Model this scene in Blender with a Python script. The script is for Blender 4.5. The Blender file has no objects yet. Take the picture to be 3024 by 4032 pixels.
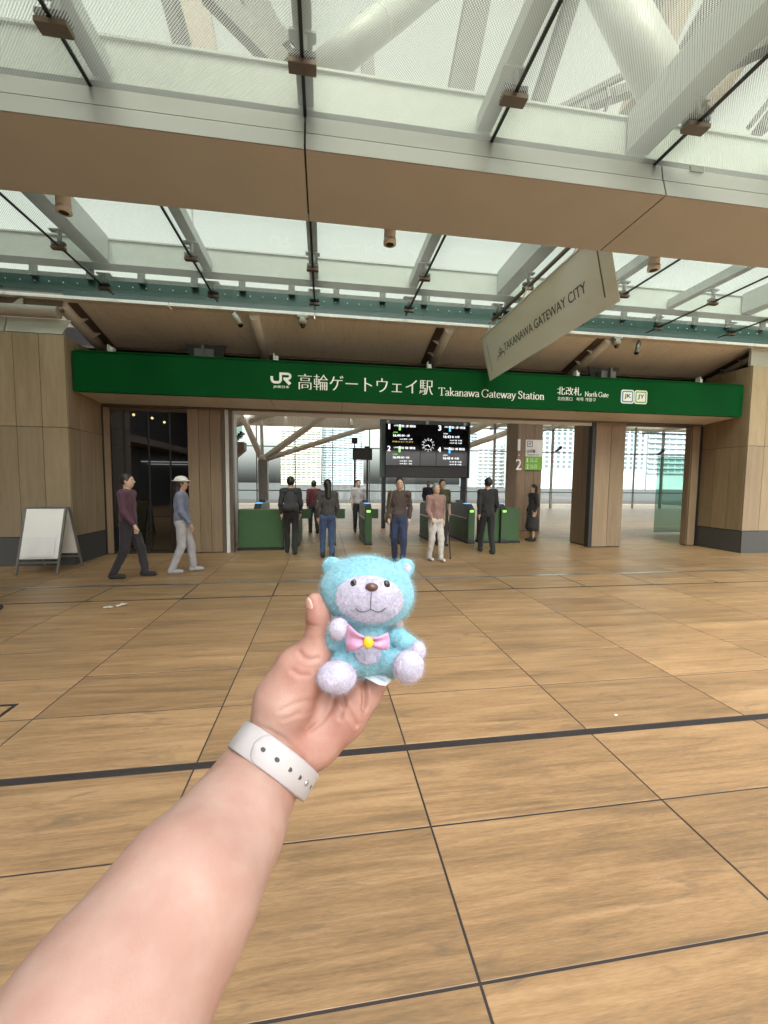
import bpy, bmesh, math, random
import numpy as np
from mathutils import Vector, Matrix
random.seed(7); np.random.seed(7)
SC = bpy.context.scene
COL = SC.collection
R = math.radians

# ------------------------------------------------------------------ camera, sky, sun, exposure
cam_d = bpy.data.cameras.new("camera"); cam = bpy.data.objects.new("camera", cam_d); COL.objects.link(cam)
CR, CU, CF = Vector([0.9891641, -0.1465018, 0.0095697]), Vector([0.0007205, 0.0700257, 0.9975449]), Vector([0.1468122, 0.9867288, -0.0693724])
cam.matrix_world = Matrix(((CR.x, CU.x, -CF.x, 0), (CR.y, CU.y, -CF.y, 0), (CR.z, CU.z, -CF.z, 1.58), (0, 0, 0, 1)))
cam_d.sensor_fit = 'HORIZONTAL'; cam_d.sensor_width = 36; cam_d.lens = 19.0962
cam_d.clip_start = 0.02; cam_d.clip_end = 6000
SC.camera = cam
world = bpy.data.worlds.new("World"); SC.world = world; world.use_nodes = True
wn = world.node_tree; wn.nodes.clear()
SUN_EL, SUN_AZ = 46, 194          # azimuth clockwise from +Y
sky = wn.nodes.new("ShaderNodeTexSky"); sky.sky_type = 'NISHITA'; sky.sun_disc = False
sky.sun_elevation = R(SUN_EL); sky.sun_rotation = R(SUN_AZ); sky.air_density = 1.6; sky.dust_density = 6.0; sky.ozone_density = 1.0
hs = wn.nodes.new("ShaderNodeHueSaturation"); hs.inputs['Saturation'].default_value = 0.12; hs.inputs['Value'].default_value = 1.0
bg = wn.nodes.new("ShaderNodeBackground"); bg.inputs['Strength'].default_value = 0.15
wo = wn.nodes.new("ShaderNodeOutputWorld")
wn.links.new(sky.outputs[0], hs.inputs['Color']); wn.links.new(hs.outputs[0], bg.inputs['Color']); wn.links.new(bg.outputs[0], wo.inputs['Surface'])
sd = bpy.data.lights.new("sun", 'SUN'); sd.energy = 1.5; sd.angle = R(28); sd.color = (1.0, 0.95, 0.88)
sun = bpy.data.objects.new("sun", sd); COL.objects.link(sun)
sdir = Vector((math.sin(R(SUN_AZ)) * math.cos(R(SUN_EL)), math.cos(R(SUN_AZ)) * math.cos(R(SUN_EL)), math.sin(R(SUN_EL))))
sun.rotation_euler = (-sdir).to_track_quat('-Z', 'Y').to_euler()
SC.view_settings.view_transform = 'Standard'; SC.view_settings.look = 'None'; SC.view_settings.gamma = 1
SC.view_settings.use_curve_mapping = False
SC.view_settings.exposure = 1.9
SC.cycles.max_bounces = 10; SC.cycles.transparent_max_bounces = 24; SC.cycles.diffuse_bounces = 8; SC.cycles.glossy_bounces = 3
SC.cycles.caustics_reflective = False; SC.cycles.caustics_refractive = False
SC.cycles.use_denoising = True

# ------------------------------------------------------------------ helpers
def wloc(o):
    v = Vector((0, 0, 0))
    while o is not None:
        v = v + o.location; o = o.parent
    return v
def tag(o, label=None, cat=None, group=None, kind=None):
    if label: o['label'] = label
    if cat: o['category'] = cat
    if group: o['group'] = group
    if kind: o['kind'] = kind
    return o
def thing(name, label, cat, loc=(0, 0, 0), group=None):
    o = bpy.data.objects.new(name, None); COL.objects.link(o); o.location = loc; o.empty_display_size = .1
    return tag(o, label, cat, group)
def link(name, me, parent=None, loc=None):
    o = bpy.data.objects.new(name, me); COL.objects.link(o)
    if parent is not None: o.parent = parent
    if loc is not None: o.location = loc
    return o
class MB:
    def __init__(s): s.v = []; s.f = []; s.sm = []
    def add(s, vs, fs, smooth=False):
        n = len(s.v); s.v += [tuple(v) for v in vs]
        for f in fs: s.f.append(tuple(n + i for i in f)); s.sm.append(smooth)
        return s
    def box(s, x0, x1, y0, y1, z0, z1):
        return s.add([(x0,y0,z0),(x1,y0,z0),(x1,y1,z0),(x0,y1,z0),(x0,y0,z1),(x1,y0,z1),(x1,y1,z1),(x0,y1,z1)],
                     [(0,3,2,1),(4,5,6,7),(0,1,5,4),(1,2,6,5),(2,3,7,6),(3,0,4,7)])
    def bar(s, p, q, w, h, up=(0, 0, 1)):
        p, q = Vector(p), Vector(q); d = (q - p).normalized(); u = Vector(up)
        if abs(d.dot(u)) > .98: u = Vector((0, 1, 0))
        a = d.cross(u).normalized() * (w / 2); b = a.cross(d).normalized() * (h / 2)
        return s.add([p-a-b, p+a-b, p+a+b, p-a+b, q-a-b, q+a-b, q+a+b, q-a+b],
                     [(0,1,2,3),(7,6,5,4),(0,4,5,1),(1,5,6,2),(2,6,7,3),(3,7,4,0)])
    def tube(s, pts, rad, seg=12, cap=True):
        pts = [Vector(p) for p in pts]; rad = [rad] * len(pts) if not hasattr(rad, '__len__') else rad
        n0 = len(s.v); prev = None
        for i, p in enumerate(pts):
            d = (pts[min(i+1, len(pts)-1)] - pts[max(i-1, 0)]).normalized()
            if prev is None:
                u = Vector((0, 0, 1)) if abs(d.z) < .9 else Vector((1, 0, 0))
                a = d.cross(u).normalized()
            else: a = (prev - d * prev.dot(d)).normalized()
            prev = a; b = d.cross(a)
            for k in range(seg):
                t = 2 * math.pi * k / seg
                s.v.append(tuple(p + (a * math.cos(t) + b * math.sin(t)) * rad[i]))
        for i in range(len(pts) - 1):
            for k in range(seg):
                k2 = (k + 1) % seg
                s.f.append((n0+i*seg+k, n0+i*seg+k2, n0+(i+1)*seg+k2, n0+(i+1)*seg+k)); s.sm.append(True)
        if cap:
            s.f.append(tuple(n0 + k for k in range(seg))[::-1]); s.sm.append(False)
            s.f.append(tuple(n0 + (len(pts)-1)*seg + k for k in range(seg))); s.sm.append(False)
        return s
    def sphere(s, c, r, nu=12, nv=8, mat=None):
        c = Vector(c); r = (r, r, r) if not hasattr(r, '__len__') else r; vs = []; fs = []
        for j in range(nv + 1):
            ph = math.pi * j / nv
            for i in range(nu):
                th = 2 * math.pi * i / nu
                q = Vector((r[0]*math.sin(ph)*math.cos(th), r[1]*math.sin(ph)*math.sin(th), r[2]*math.cos(ph)))
                if mat is not None: q = mat @ q
                vs.append(c + q)
        for j in range(nv):
            for i in range(nu):
                i2 = (i + 1) % nu
                fs.append((j*nu+i, (j+1)*nu+i, (j+1)*nu+i2, j*nu+i2))
        return s.add(vs, fs, True)
    def poly(s, pts, n, depth):           # flat outline given thickness along n
        pts = [Vector(p) for p in pts]; n = Vector(n).normalized() * depth; k = len(pts)
        vs = pts + [p + n for p in pts]
        return s.add(vs, [tuple(range(k))[::-1], tuple(range(k, 2*k))] + [(i, (i+1) % k, k+(i+1) % k, k+i) for i in range(k)])
    def mesh(s, name, off=(0, 0, 0)):
        me = bpy.data.meshes.new(name); o = Vector(off)
        me.from_pydata([(v[0]-o.x, v[1]-o.y, v[2]-o.z) for v in s.v], [], s.f)
        me.polygons.foreach_set('use_smooth', s.sm); me.update()
        return me
    def build(s, name, mat, parent=None, bevel=0, label=None, kind=None, loc=None):
        base = wloc(parent) if parent is not None else Vector((0, 0, 0))
        off = base + Vector(loc) if loc is not None else base
        me = s.mesh(name, off); me.materials.append(mat)
        o = link(name, me, parent, loc)
        if bevel:
            m = o.modifiers.new('bevel', 'BEVEL'); m.width = bevel; m.segments = 2; m.limit_method = 'ANGLE'
        if label: o['label'] = label
        if kind: o['kind'] = kind
        return o
def fix_normals(me):
    bm = bmesh.new(); bm.from_mesh(me); bmesh.ops.recalc_face_normals(bm, faces=bm.faces); bm.to_mesh(me); bm.free()

# ------------------------------------------------------------------ materials
def nmat(name):
    m = bpy.data.materials.new(name); m.use_nodes = True; nt = m.node_tree; nt.nodes.clear()
    return m, nt, lambda t: nt.nodes.new('ShaderNode' + t), nt.links.new
def pbsdf(name, col, rough=.5, metal=0, spec=.5, var=.12, scale=6, bump=0, bscale=80, sss=0, sheen=0, coat=0, stretch=(1,1,1), dirt=0):
    m, nt, N, L = nmat(name)
    out = N('OutputMaterial'); b = N('BsdfPrincipled'); L(b.outputs[0], out.inputs['Surface'])
    tc = N('TexCoord'); mp = N('Mapping'); mp.inputs['Scale'].default_value = stretch; L(tc.outputs['Object'], mp.inputs['Vector'])
    n1 = N('TexNoise'); n1.inputs['Scale'].default_value = scale; n1.inputs['Detail'].default_value = 6; L(mp.outputs[0], n1.inputs['Vector'])
    mr = N('MapRange'); mr.inputs['From Min'].default_value = .25; mr.inputs['From Max'].default_value = .75
    mr.inputs['To Min'].default_value = 1 - var; mr.inputs['To Max'].default_value = 1 + var * .6; L(n1.outputs['Fac'], mr.inputs['Value'])
    mx = N('Mix'); mx.data_type = 'RGBA'; mx.blend_type = 'MULTIPLY'; mx.inputs['Factor'].default_value = 1
    mx.inputs['A'].default_value = (*col, 1); L(mr.outputs[0], mx.inputs['B'])
    # a small shift between alike pieces
    oi = N('ObjectInfo'); m2 = N('MapRange'); m2.inputs['To Min'].default_value = 1 - var * .5; m2.inputs['To Max'].default_value = 1 + var * .4
    L(oi.outputs['Random'], m2.inputs['Value'])
    mx2 = N('Mix'); mx2.data_type = 'RGBA'; mx2.blend_type = 'MULTIPLY'; mx2.inputs['Factor'].default_value = 1
    L(mx.outputs['Result'], mx2.inputs['A']); L(m2.outputs[0], mx2.inputs['B'])
    L(mx2.outputs['Result'], b.inputs['Base Color'])
    r2 = N('MapRange'); r2.inputs['To Min'].default_value = max(.02, rough - .1); r2.inputs['To Max'].default_value = min(1, rough + .1); L(n1.outputs['Fac'], r2.inputs['Value'])
    L(r2.outputs[0], b.inputs['Roughness'])
    b.inputs['Metallic'].default_value = metal; b.inputs['Specular IOR Level'].default_value = spec
    if coat: b.inputs['Coat Weight'].default_value = coat
    if sheen: b.inputs['Sheen Weight'].default_value = sheen; b.inputs['Sheen Roughness'].default_value = .4
    if sss:
        b.inputs['Subsurface Weight'].default_value = sss; b.inputs['Subsurface Radius'].default_value = (1, .35, .2); b.inputs['Subsurface Scale'].default_value = .006
    if bump:
        n2 = N('TexNoise'); n2.inputs['Scale'].default_value = bscale; n2.inputs['Detail'].default_value = 4; L(mp.outputs[0], n2.inputs['Vector'])
        bp = N('Bump'); bp.inputs['Strength'].default_value = bump; bp.inputs['Distance'].default_value = .01; L(n2.outputs['Fac'], bp.inputs['Height']); L(bp.outputs[0], b.inputs['Normal'])
    return m
def emit(name, col, s):
    m, nt, N, L = nmat(name); out = N('OutputMaterial'); e = N('Emission'); e.inputs['Color'].default_value = (*col, 1); e.inputs['Strength'].default_value = s
    L(e.outputs[0], out.inputs['Surface']); return m
def glassmat(name, tint, refl=.06, rough=.02, graz=.55, frit=False, pitch=.022, dot=.34, opaque=0, body=(.6,.66,.6)):
    m, nt, N, L = nmat(name); out = N('OutputMaterial')
    tr = N('BsdfTransparent'); tr.inputs['Color'].default_value = (*tint, 1)
    gl = N('BsdfGlossy'); gl.inputs['Roughness'].default_value = rough
    lw = N('LayerWeight'); lw.inputs['Blend'].default_value = .5      # Schlick: works from both faces of a thin pane
    p5 = N('Math'); p5.operation = 'POWER'; p5.inputs[1].default_value = 5; L(lw.outputs['Facing'], p5.inputs[0])
    mu = N('Math'); mu.operation = 'MULTIPLY_ADD'; mu.inputs[1].default_value = graz; mu.inputs[2].default_value = refl; L(p5.outputs[0], mu.inputs[0])
    mx = N('MixShader'); L(mu.outputs[0], mx.inputs[0]); L(tr.outputs[0], mx.inputs[1]); L(gl.outputs[0], mx.inputs[2])
    last = mx.outputs[0]
    if opaque:
        df = N('BsdfDiffuse'); df.inputs['Color'].default_value = (*body, 1); tl = N('BsdfTranslucent'); tl.inputs['Color'].default_value = (*body, 1)
        a0 = N('MixShader'); a0.inputs[0].default_value = .5; L(df.outputs[0], a0.inputs[1]); L(tl.outputs[0], a0.inputs[2])
        a1 = N('MixShader'); a1.inputs[0].default_value = opaque; L(last, a1.inputs[1]); L(a0.outputs[0], a1.inputs[2]); last = a1.outputs[0]
    if frit:
        tc = N('TexCoord'); mp = N('Mapping'); mp.inputs['Rotation'].default_value = (0, 0, R(45)); k = 1 / pitch; mp.inputs['Scale'].default_value = (k, k, 0)
        L(tc.outputs['Object'], mp.inputs['Vector'])
        fr = N('VectorMath'); fr.operation = 'FRACTION'; L(mp.outputs[0], fr.inputs[0])
        sb = N('VectorMath'); sb.operation = 'SUBTRACT'; sb.inputs[1].default_value = (.5, .5, 0); L(fr.outputs[0], sb.inputs[0])
        ln = N('VectorMath'); ln.operation = 'LENGTH'; L(sb.outputs[0], ln.inputs[0])
        lt = N('Math'); lt.operation = 'LESS_THAN'; lt.inputs[1].default_value = dot; L(ln.outputs['Value'], lt.inputs[0])
        df = N('BsdfDiffuse'); df.inputs['Color'].default_value = (.30, .33, .30, 1); tl = N('BsdfTranslucent'); tl.inputs['Color'].default_value = (.38, .40, .345, 1)
        a = N('MixShader'); a.inputs[0].default_value = .62; L(df.outputs[0], a.inputs[1]); L(tl.outputs[0], a.inputs[2])
        b = N('MixShader'); L(lt.outputs[0], b.inputs[0]); L(last, b.inputs[1]); L(a.outputs[0], b.inputs[2]); last = b.outputs[0]
    L(last, out.inputs['Surface']); return m
def woodtile(name, lo, mid, hi, axis='x', rough=.42, k=1.0, smudge=0):
    """wood-print surface with the grain along one axis; each piece takes its own cut of it"""
    m, nt, N, L = nmat(name); out = N('OutputMaterial'); b = N('BsdfPrincipled'); L(b.outputs[0], out.inputs['Surface'])
    tc = N('TexCoord'); oi = N('ObjectInfo'); ml = N('Math'); ml.operation = 'MULTIPLY'; ml.inputs[1].default_value = 97; L(oi.outputs['Random'], ml.inputs[0])
    cb = N('CombineXYZ'); [L(ml.outputs[0], cb.inputs[i]) for i in range(3)]
    ad = N('VectorMath'); ad.operation = 'ADD'; L(tc.outputs['Object'], ad.inputs[0]); L(cb.outputs[0], ad.inputs[1])
    def noise(sc, det, along, across, dist=0):
        mp = N('Mapping'); mp.inputs['Scale'].default_value = (along, across, across) if axis == 'x' else (across, across, along)
        L(ad.outputs[0], mp.inputs['Vector']); n = N('TexNoise'); n.inputs['Scale'].default_value = sc; n.inputs['Detail'].default_value = det; n.inputs['Distortion'].default_value = dist
        n.inputs['Roughness'].default_value = .6
        L(mp.outputs[0], n.inputs['Vector']); return n.outputs['Fac']
    a = noise(1.0 * k, 6, .8, 10, .8); c = noise(1.0 * k, 5, 2.4, 46, .5); d = noise(1.0 * k, 4, 22, 240); g = noise(1.1 * k, 4, .8, 2.2, .4)
    def mul(x, f): n = N('Math'); n.operation = 'MULTIPLY'; n.inputs[1].default_value = f; L(x, n.inputs[0]); return n.outputs[0]
    def add(x, y): n = N('Math'); n.operation = 'ADD'; L(x, n.inputs[0]); L(y, n.inputs[1]); return n.outputs[0]
    f = add(add(mul(a, .38), mul(c, .24)), add(mul(d, .20), mul(g, .18)))
    cr = N('ValToRGB'); e = cr.color_ramp.elements; e[0].position = .405; e[0].color = (*lo, 1); e[1].position = .592; e[1].color = (*hi, 1); x = e.new(.5); x.color = (*mid, 1)
    L(f, cr.inputs[0]); 
    m2 = N('MapRange'); m2.inputs['To Min'].default_value = .86; m2.inputs['To Max'].default_value = 1.08; L(oi.outputs['Random'], m2.inputs['Value'])
    mx2 = N('Mix'); mx2.data_type = 'RGBA'; mx2.blend_type = 'MULTIPLY'; mx2.inputs['Factor'].default_value = 1
    L(cr.outputs[0], mx2.inputs['A']); L(m2.outputs[0], mx2.inputs['B']); last = mx2.outputs['Result']
    if smudge:      # greyer heartwood patches printed into the tile
        h = noise(2.3, 6, 1.0, 4.5, 1.2); sr = N('MapRange'); sr.inputs['From Min'].default_value = .56; sr.inputs['From Max'].default_value = .70; sr.inputs['To Min'].default_value = 0; sr.inputs['To Max'].default_value = smudge; L(h, sr.inputs['Value'])
        m5 = N('Mix'); m5.data_type = 'RGBA'; L(sr.outputs[0], m5.inputs['Factor']); L(last, m5.inputs['A']); m5.inputs['B'].default_value = (.145, .105, .070, 1); last = m5.outputs['Result']
    L(last, b.inputs['Base Color'])
    r2 = N('MapRange'); r2.inputs['To Min'].default_value = rough - .1; r2.inputs['To Max'].default_value = rough + .15; L(c, r2.inputs['Value']); L(r2.outputs[0], b.inputs['Roughness'])
    bp = N('Bump'); bp.inputs['Strength'].default_value = .12; bp.inputs['Distance'].default_value = .004; L(d, bp.inputs['Height']); L(bp.outputs[0], b.inputs['Normal'])
    return m
def streakmat(name, col):
    m, nt, N, L = nmat(name); out = N('OutputMaterial'); b = N('BsdfPrincipled'); L(b.outputs[0], out.inputs['Surface']); b.inputs['Roughness'].default_value = .6
    tc = N('TexCoord'); mp = N('Mapping'); mp.inputs['Scale'].default_value = (1, .10, .10); L(tc.outputs['Object'], mp.inputs['Vector'])
    n = N('TexNoise'); n.inputs['Scale'].default_value = 9; n.inputs['Detail'].default_value = 5; n.inputs['Distortion'].default_value = .35; L(mp.outputs[0], n.inputs['Vector'])
    s = N('Math'); s.operation = 'SUBTRACT'; s.inputs[1].default_value = .5; L(n.outputs['Fac'], s.inputs[0]); a = N('Math'); a.operation = 'ABSOLUTE'; L(s.outputs[0], a.inputs[0])
    r = N('MapRange'); r.inputs['From Min'].default_value = .002; r.inputs['From Max'].default_value = .010; r.inputs['To Min'].default_value = .78; r.inputs['To Max'].default_value = 1; L(a.outputs[0], r.inputs['Value'])
    n2 = N('TexNoise'); n2.inputs['Scale'].default_value = 1.7; n2.inputs['Detail'].default_value = 4; L(tc.outputs['Object'], n2.inputs['Vector'])
    r2 = N('MapRange'); r2.inputs['To Min'].default_value = .88; r2.inputs['To Max'].default_value = 1.08; L(n2.outputs['Fac'], r2.inputs['Value'])
    mu = N('Math'); mu.operation = 'MULTIPLY'; L(r.outputs[0], mu.inputs[0]); L(r2.outputs[0], mu.inputs[1])
    mx = N('Mix'); mx.data_type = 'RGBA'; mx.blend_type = 'MULTIPLY'; mx.inputs['Factor'].default_value = 1; mx.inputs['A'].default_value = (*col, 1); L(mu.outputs[0], mx.inputs['B']); L(mx.outputs['Result'], b.inputs['Base Color'])
    return m
M = dict(
    tile=woodtile('wood_print_tile', (.200,.128,.068), (.318,.195,.096), (.420,.268,.140), smudge=.6),
    joint=pbsdf('joint_dark', (.035,.028,.026), .8),
    wood=woodtile('pale_wood_panel', (.285,.215,.138), (.325,.250,.163), (.365,.287,.192), 'z', .5),
    wood2=woodtile('warm_wood_panel', (.215,.150,.094), (.255,.182,.115), (.29,.212,.138), 'z', .5),
    granite=pbsdf('grey_granite', (.085,.088,.088), .55, var=.35, scale=160, bump=.05, bscale=200),
    green=pbsdf('sign_green', (.002,.062,.014), .5, var=.05, scale=2, spec=.06),
    tubew=pbsdf('tube_white', (.46,.48,.475), .4, var=.06),
    white=pbsdf('white_paint', (.72,.73,.70), .45, var=.08, scale=3),
    dimcream=pbsdf('beige_band_shaded', (.40,.375,.32), .6, var=.1, scale=2),  # beige, taken darker so the colour carries the shade on the left eave
    cream=pbsdf('cream_ceiling', (.80,.80,.78), .6, var=.10, scale=2, stretch=(6,.6,.6)),
    pipe=pbsdf('cream_pipe', (.66,.66,.64), .4, var=.08),
    steelw=pbsdf('white_steel', (.46,.50,.48), .4, var=.06),
    brownsoffit=pbsdf('brown_soffit', (.50,.54,.60), .5, var=.05, scale=2, spec=.4),
    satin=pbsdf('satin_aluminium', (.42,.415,.405), .40, metal=.5, var=.06, scale=3, stretch=(.3,1,1)),
    bronze=pbsdf('bronze_metal', (.16,.125,.10), .4, metal=.5),
    black=pbsdf('black_rubber', (.012,.012,.016), .5),
    darkmetal=pbsdf('dark_metal', (.035,.034,.034), .45, metal=.3),
    greymetal=pbsdf('grey_metal', (.28,.28,.27), .38, metal=.6),
    steel=pbsdf('brushed_steel', (.45,.46,.46), .3, metal=.9, stretch=(.2,4,4)),
    fascia=pbsdf('teal_grey_fascia', (.020,.048,.038), .45, var=.1),
    lens=pbsdf('lens_black', (.008,.008,.009), .08, spec=.7),
    camw=pbsdf('camera_housing', (.42,.40,.36), .4),
    lettering=pbsdf('white_lettering', (.86,.87,.86), .5, var=.02),
    textdark=pbsdf('dark_lettering', (.055,.060,.055), .6, var=.02),
    ink=pbsdf('badge_ink', (.02,.025,.05), .5, var=.02),
    badgeblue=pbsdf('badge_blue', (.03,.18,.46), .4, var=.02), badgegreen=pbsdf('badge_green', (.10,.38,.06), .4, var=.02),
    lime=pbsdf('lime_sign', (.20,.48,.05), .4, var=.03), signwhite=pbsdf('sign_white', (.80,.80,.76), .4, var=.02),
    canopy=glassmat('fritted_glass', (.53,.57,.455), .03, frit=True, graz=.15, pitch=.0155, dot=.38), canopy_rear=glassmat('fritted_glass_rear', (.44,.49,.41), .03, frit=True, graz=.12, pitch=.017, dot=.27),
    clear=glassmat('clear_glass', (.90,.95,.93), .05), tint=glassmat('dark_tinted_glass', (.34,.35,.34), .15),
    teal=glassmat('green_glass', (.60,.74,.68), .07), banner=glassmat('frosted_banner', (.70,.72,.62), .04, rough=.2, opaque=.72, body=(.84,.85,.80)), edgeglass=glassmat('clear_glass_edge', (.50,.63,.57), .02, graz=.1),
    membrane=glassmat('membrane_roof', (.0,.0,.0), .02, opaque=.97, body=(.62,.60,.54)),
    brownclad=pbsdf('brown_cladding', (.20,.16,.13), .6, var=.15), gunmetal=pbsdf('gunmetal', (.050,.052,.055), .5, var=.1),
    streak=streakmat('streaked_soffit', (.84,.85,.85)), olive=pbsdf('olive_stripe',(.16,.22,.05),.5,var=.02),
    asphalt=pbsdf('asphalt', (.06,.06,.06), .9, var=.2, scale=20),
    lamp=emit('lamp_glow', (1, .93, .80), 5), warm=emit('warm_lamp', (1, .72, .30), 3.5),
    led=emit('led_white', (.95, .97, 1), .55), ledg=emit('led_green', (.25, .75, .12), .6), ledb=emit('led_blue', (.08, .42, .85), .6), ledy=emit('led_yellow', (.75, .65, .12), .35),
)

# ------------------------------------------------------------------ ground and tiled floor
ground = MB().add([(-3000,-3000,-.6),(3000,-3000,-.6),(3000,3000,-.6),(-3000,3000,-.6)], [(0,1,2,3)]).build('ground', M['asphalt'], kind='structure')
X0, W, D, GAP = -1.9084, 1.1996, .6, .0095
floor = thing('floor', None, None); floor['kind'] = 'structure'
del_keys = [k for k in ('label', 'category') if k in floor]
for k in del_keys: del floor[k]
MB().box(-30, 40, -14, 40, -.2, -.0025).build('joint_bed', M['joint'], floor)
def tile_mesh(w, d):
    mb = MB(); e = .0012
    a, b = w/2, d/2
    mb.add([(-a,-b,-.03),(a,-b,-.03),(a,b,-.03),(-a,b,-.03),(-a,-b,-e),(a,-b,-e),(a,b,-e),(-a,b,-e),(-a+e,-b+e,0),(a-e,-b+e,0),(a-e,b-e,0),(-a+e,b-e,0)],
           [(4,5,9,8),(5,6,10,9),(6,7,11,10),(7,4,8,11),(8,9,10,11),(0,1,5,4),(1,2,6,5),(2,3,7,6),(3,0,4,7)])
    me = mb.mesh('tile'); me.materials.append(M['tile']); return me
rows = [(-.08+.0, 1.127), ]
ys = [-.675, -.075, .525, 1.127, 1.727, 2.299-.026, None, 2.299+.026, 2.912, 3.515, 4.07, 4.63, 5.19, 5.742, None, 5.782, 6.19, 6.565, None, 6.645]
ys += [6.645 + .6 * (i + 1) for i in range(9)]
tcache = {}
ntile = 0
for j in range(len(ys) - 1):
    y0, y1 = ys[j], ys[j+1]
    if y0 is None or y1 is None: continue
    gx = .022 if 5.74 < y0 < 6.6 and y1 < 6.6 else GAP
    y0 += GAP/2; y1 -= GAP/2; d = round(y1 - y0, 4)
    for k in range(-8, 14):
        xa, xb = X0 + k*W + gx/2, X0 + (k+1)*W - gx/2
        # only tiles the picture can hold
        lim = 1.02 * max(y1, .3) + 1.6
        if xb < -lim * .82 - 0.3 or xa > lim * 1.28 + .4: continue
        w = round(xb - xa, 4)
        if (w, d) not in tcache: tcache[(w, d)] = tile_mesh(w, d)
        o = link('tile', tcache[(w, d)], floor, ((xa+xb)/2, (y0+y1)/2, random.uniform(-.0012, .0)))
        ntile += 1
print('tiles', ntile)
yend = ys[-1]
# beyond: the same tiles, too flat to tell apart, and the plaza behind the camera
far = MB()
for k in range(-22, 26):
    for j in range(int((33 - yend) / .6)):
        xa, y0 = X0 + k*W, yend + j*.6
        far.add([(xa+.004,y0+.004,-.001),(xa+W-.004,y0+.004,-.001),(xa+W-.004,y0+.596,-.001),(xa+.004,y0+.596,-.001)], [(0,1,2,3)])
for k in range(-22, 30):
    for j in range(36):
        xa, y0 = X0 + k*W, -14 + j*.6
        y1 = y0 + .6
        lim = 1.02 * max(y1, .3) + 1.6
        inside = y0 > -.7 and not (xa + W < -lim * .82 - .3 or xa > lim * 1.28 + .4)
        if inside or (y0 < -.675 < y1): continue
        far.add([(xa+.004,y0+.004,-.002),(xa+W-.004,y0+.004,-.002),(xa+W-.004,y1-.004,-.002),(xa+.004,y1-.004,-.002)], [(0,1,2,3)])
far.build('far_tiles', M['tile'], floor, kind='stuff')
# slot drain, expansion joint covers, threshold strip
MB().box(-14, 20, 2.299-.026, 2.299+.026, -.05, -.003).build('drain_channel', M['black'], floor)
for i in range(4):
    y = 2.299 - .0150 + i * .010
    MB().box(-14, 20, y-.0015, y+.0015, -.02, -.001).build('drain_bar', M['darkmetal'], floor)
MB().box(-14, 20, 6.568, 6.642, -.02, .002).build('threshold_strip', M['steel'], floor)
for k in range(-3, 9):
    x = X0 + k*W
    MB().box(x-.075, x+.075, 5.735, 5.785, -.02, .003).build('joint_cover_plate', M['darkmetal'], floor)
hx, hy = -2.134, 3.118      # access hatch rim at the left edge
hm = MB(); hm.box(hx-.9, hx, hy-.012, hy+.012, -.01, .003); hm.box(hx-.024, hx, hy-.62, hy+.01, -.01, .0035); hm.box(hx-.9, hx, hy-.632, hy-.608, -.01, .003)
hm.build('hatch_rim', M['darkmetal'], floor)

# ------------------------------------------------------------------ wood-clad piers beside the gate
def panel(parent, x0, x1, y0, y1, z0, z1, mat='wood', name='wood_panel'):
    b = MB().box(x0, x1, y0, y1, z0, z1)
    o = b.build(name, M[mat], parent, bevel=.003); return o
YP = 8.32
def pier(label, xs, x_in, side, ztop, zj=2.55, depth_y=9.5):
    t = thing('wood_clad_pier', label, 'pier', (x_in, YP, 0))
    zp = .525
    xa, xb = (xs[0], x_in) if side < 0 else (x_in, xs[-1])
    MB().box(xa + .02, xb - .02, YP + .03, depth_y + .02, 0, ztop - .01).build('core', M['joint'], t)
    MB().box(min(xa, xb), max(xa, xb), YP - .012, YP + .03, 0, zp).build('plinth', M['granite'], t, bevel=.004)
    g = .009
    for i in range(len(xs) - 1):
        for z0, z1 in ((zp + .015, zj - g/2), (zj + g/2, ztop)):
            panel(t, xs[i] + g/2, xs[i+1] - g/2, YP, YP + .03, z0, z1)
    # return faces towards the gate
    n = 3; yy = [YP + .03 + (depth_y - YP - .03) * i / n for i in range(n + 1)]
    xi0, xi1 = (x_in - .03, x_in) if side < 0 else (x_in, x_in + .03)
    MB().box(xi0 - .0, xi1 + .0, YP + .032, depth_y, 0, zp).build('plinth', M['granite'], t)
    for i in range(n):
        for z0, z1 in ((zp + .015, zj - g/2), (zj + g/2, ztop)):
            panel(t, xi0, xi1, yy[i] + g/2, yy[i+1] - g/2, z0, z1)
    return t
pl_ = pier('pale wood-clad pier left of the station gate, cut by the photo edge', [-4.63 - .42 * i for i in range(22)][::-1], -4.63, -1, 4.2)
pr_ = pier('pale wood-clad pier with a grey stone base at the right edge', [9.88 + .46 * i for i in range(16)], 9.88, 1, 4.4)

# ------------------------------------------------------------------ station sign band
SX0, SX1, SY, SZ0, SZ1 = -4.60, 9.85, 8.47, 3.255, 3.982
sg = thing('station_sign', 'long green station sign band with white lettering across the gate', 'sign', (0, SY, SZ0))
MB().box(SX0 + .06, SX1 - .06, SY, SY + .10, SZ0 + .012, SZ1 - .012).build('face_panel', M['green'], sg)
MB().box(SX0, SX0 + .055, SY + .012, SY + .1, SZ0, SZ1).build('end_trim', M['green'], sg)
MB().box(SX1 - .055, SX1, SY + .012, SY + .1, SZ0, SZ1).build('end_trim', M['green'], sg)
MB().box(SX0 + .056, SX1 - .056, SY - .012, SY + .1, SZ1 - .010, SZ1 + .012).build('edge_trim', M['green'], sg)
MB().box(SX0 + .056, SX1 - .056, SY - .012, SY + .1, SZ0 - .012, SZ0 + .010).build('edge_trim', M['green'], sg)
MB().box(SX0, SX1, SY + .102, 9.45, SZ0 + .03, SZ1 - .05).build('casing', M['bronze'], sg)
sx = [SX0, -2.2, -1.05, .4, 2.35, 4.2, 6.3, 8.2, SX1]
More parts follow.
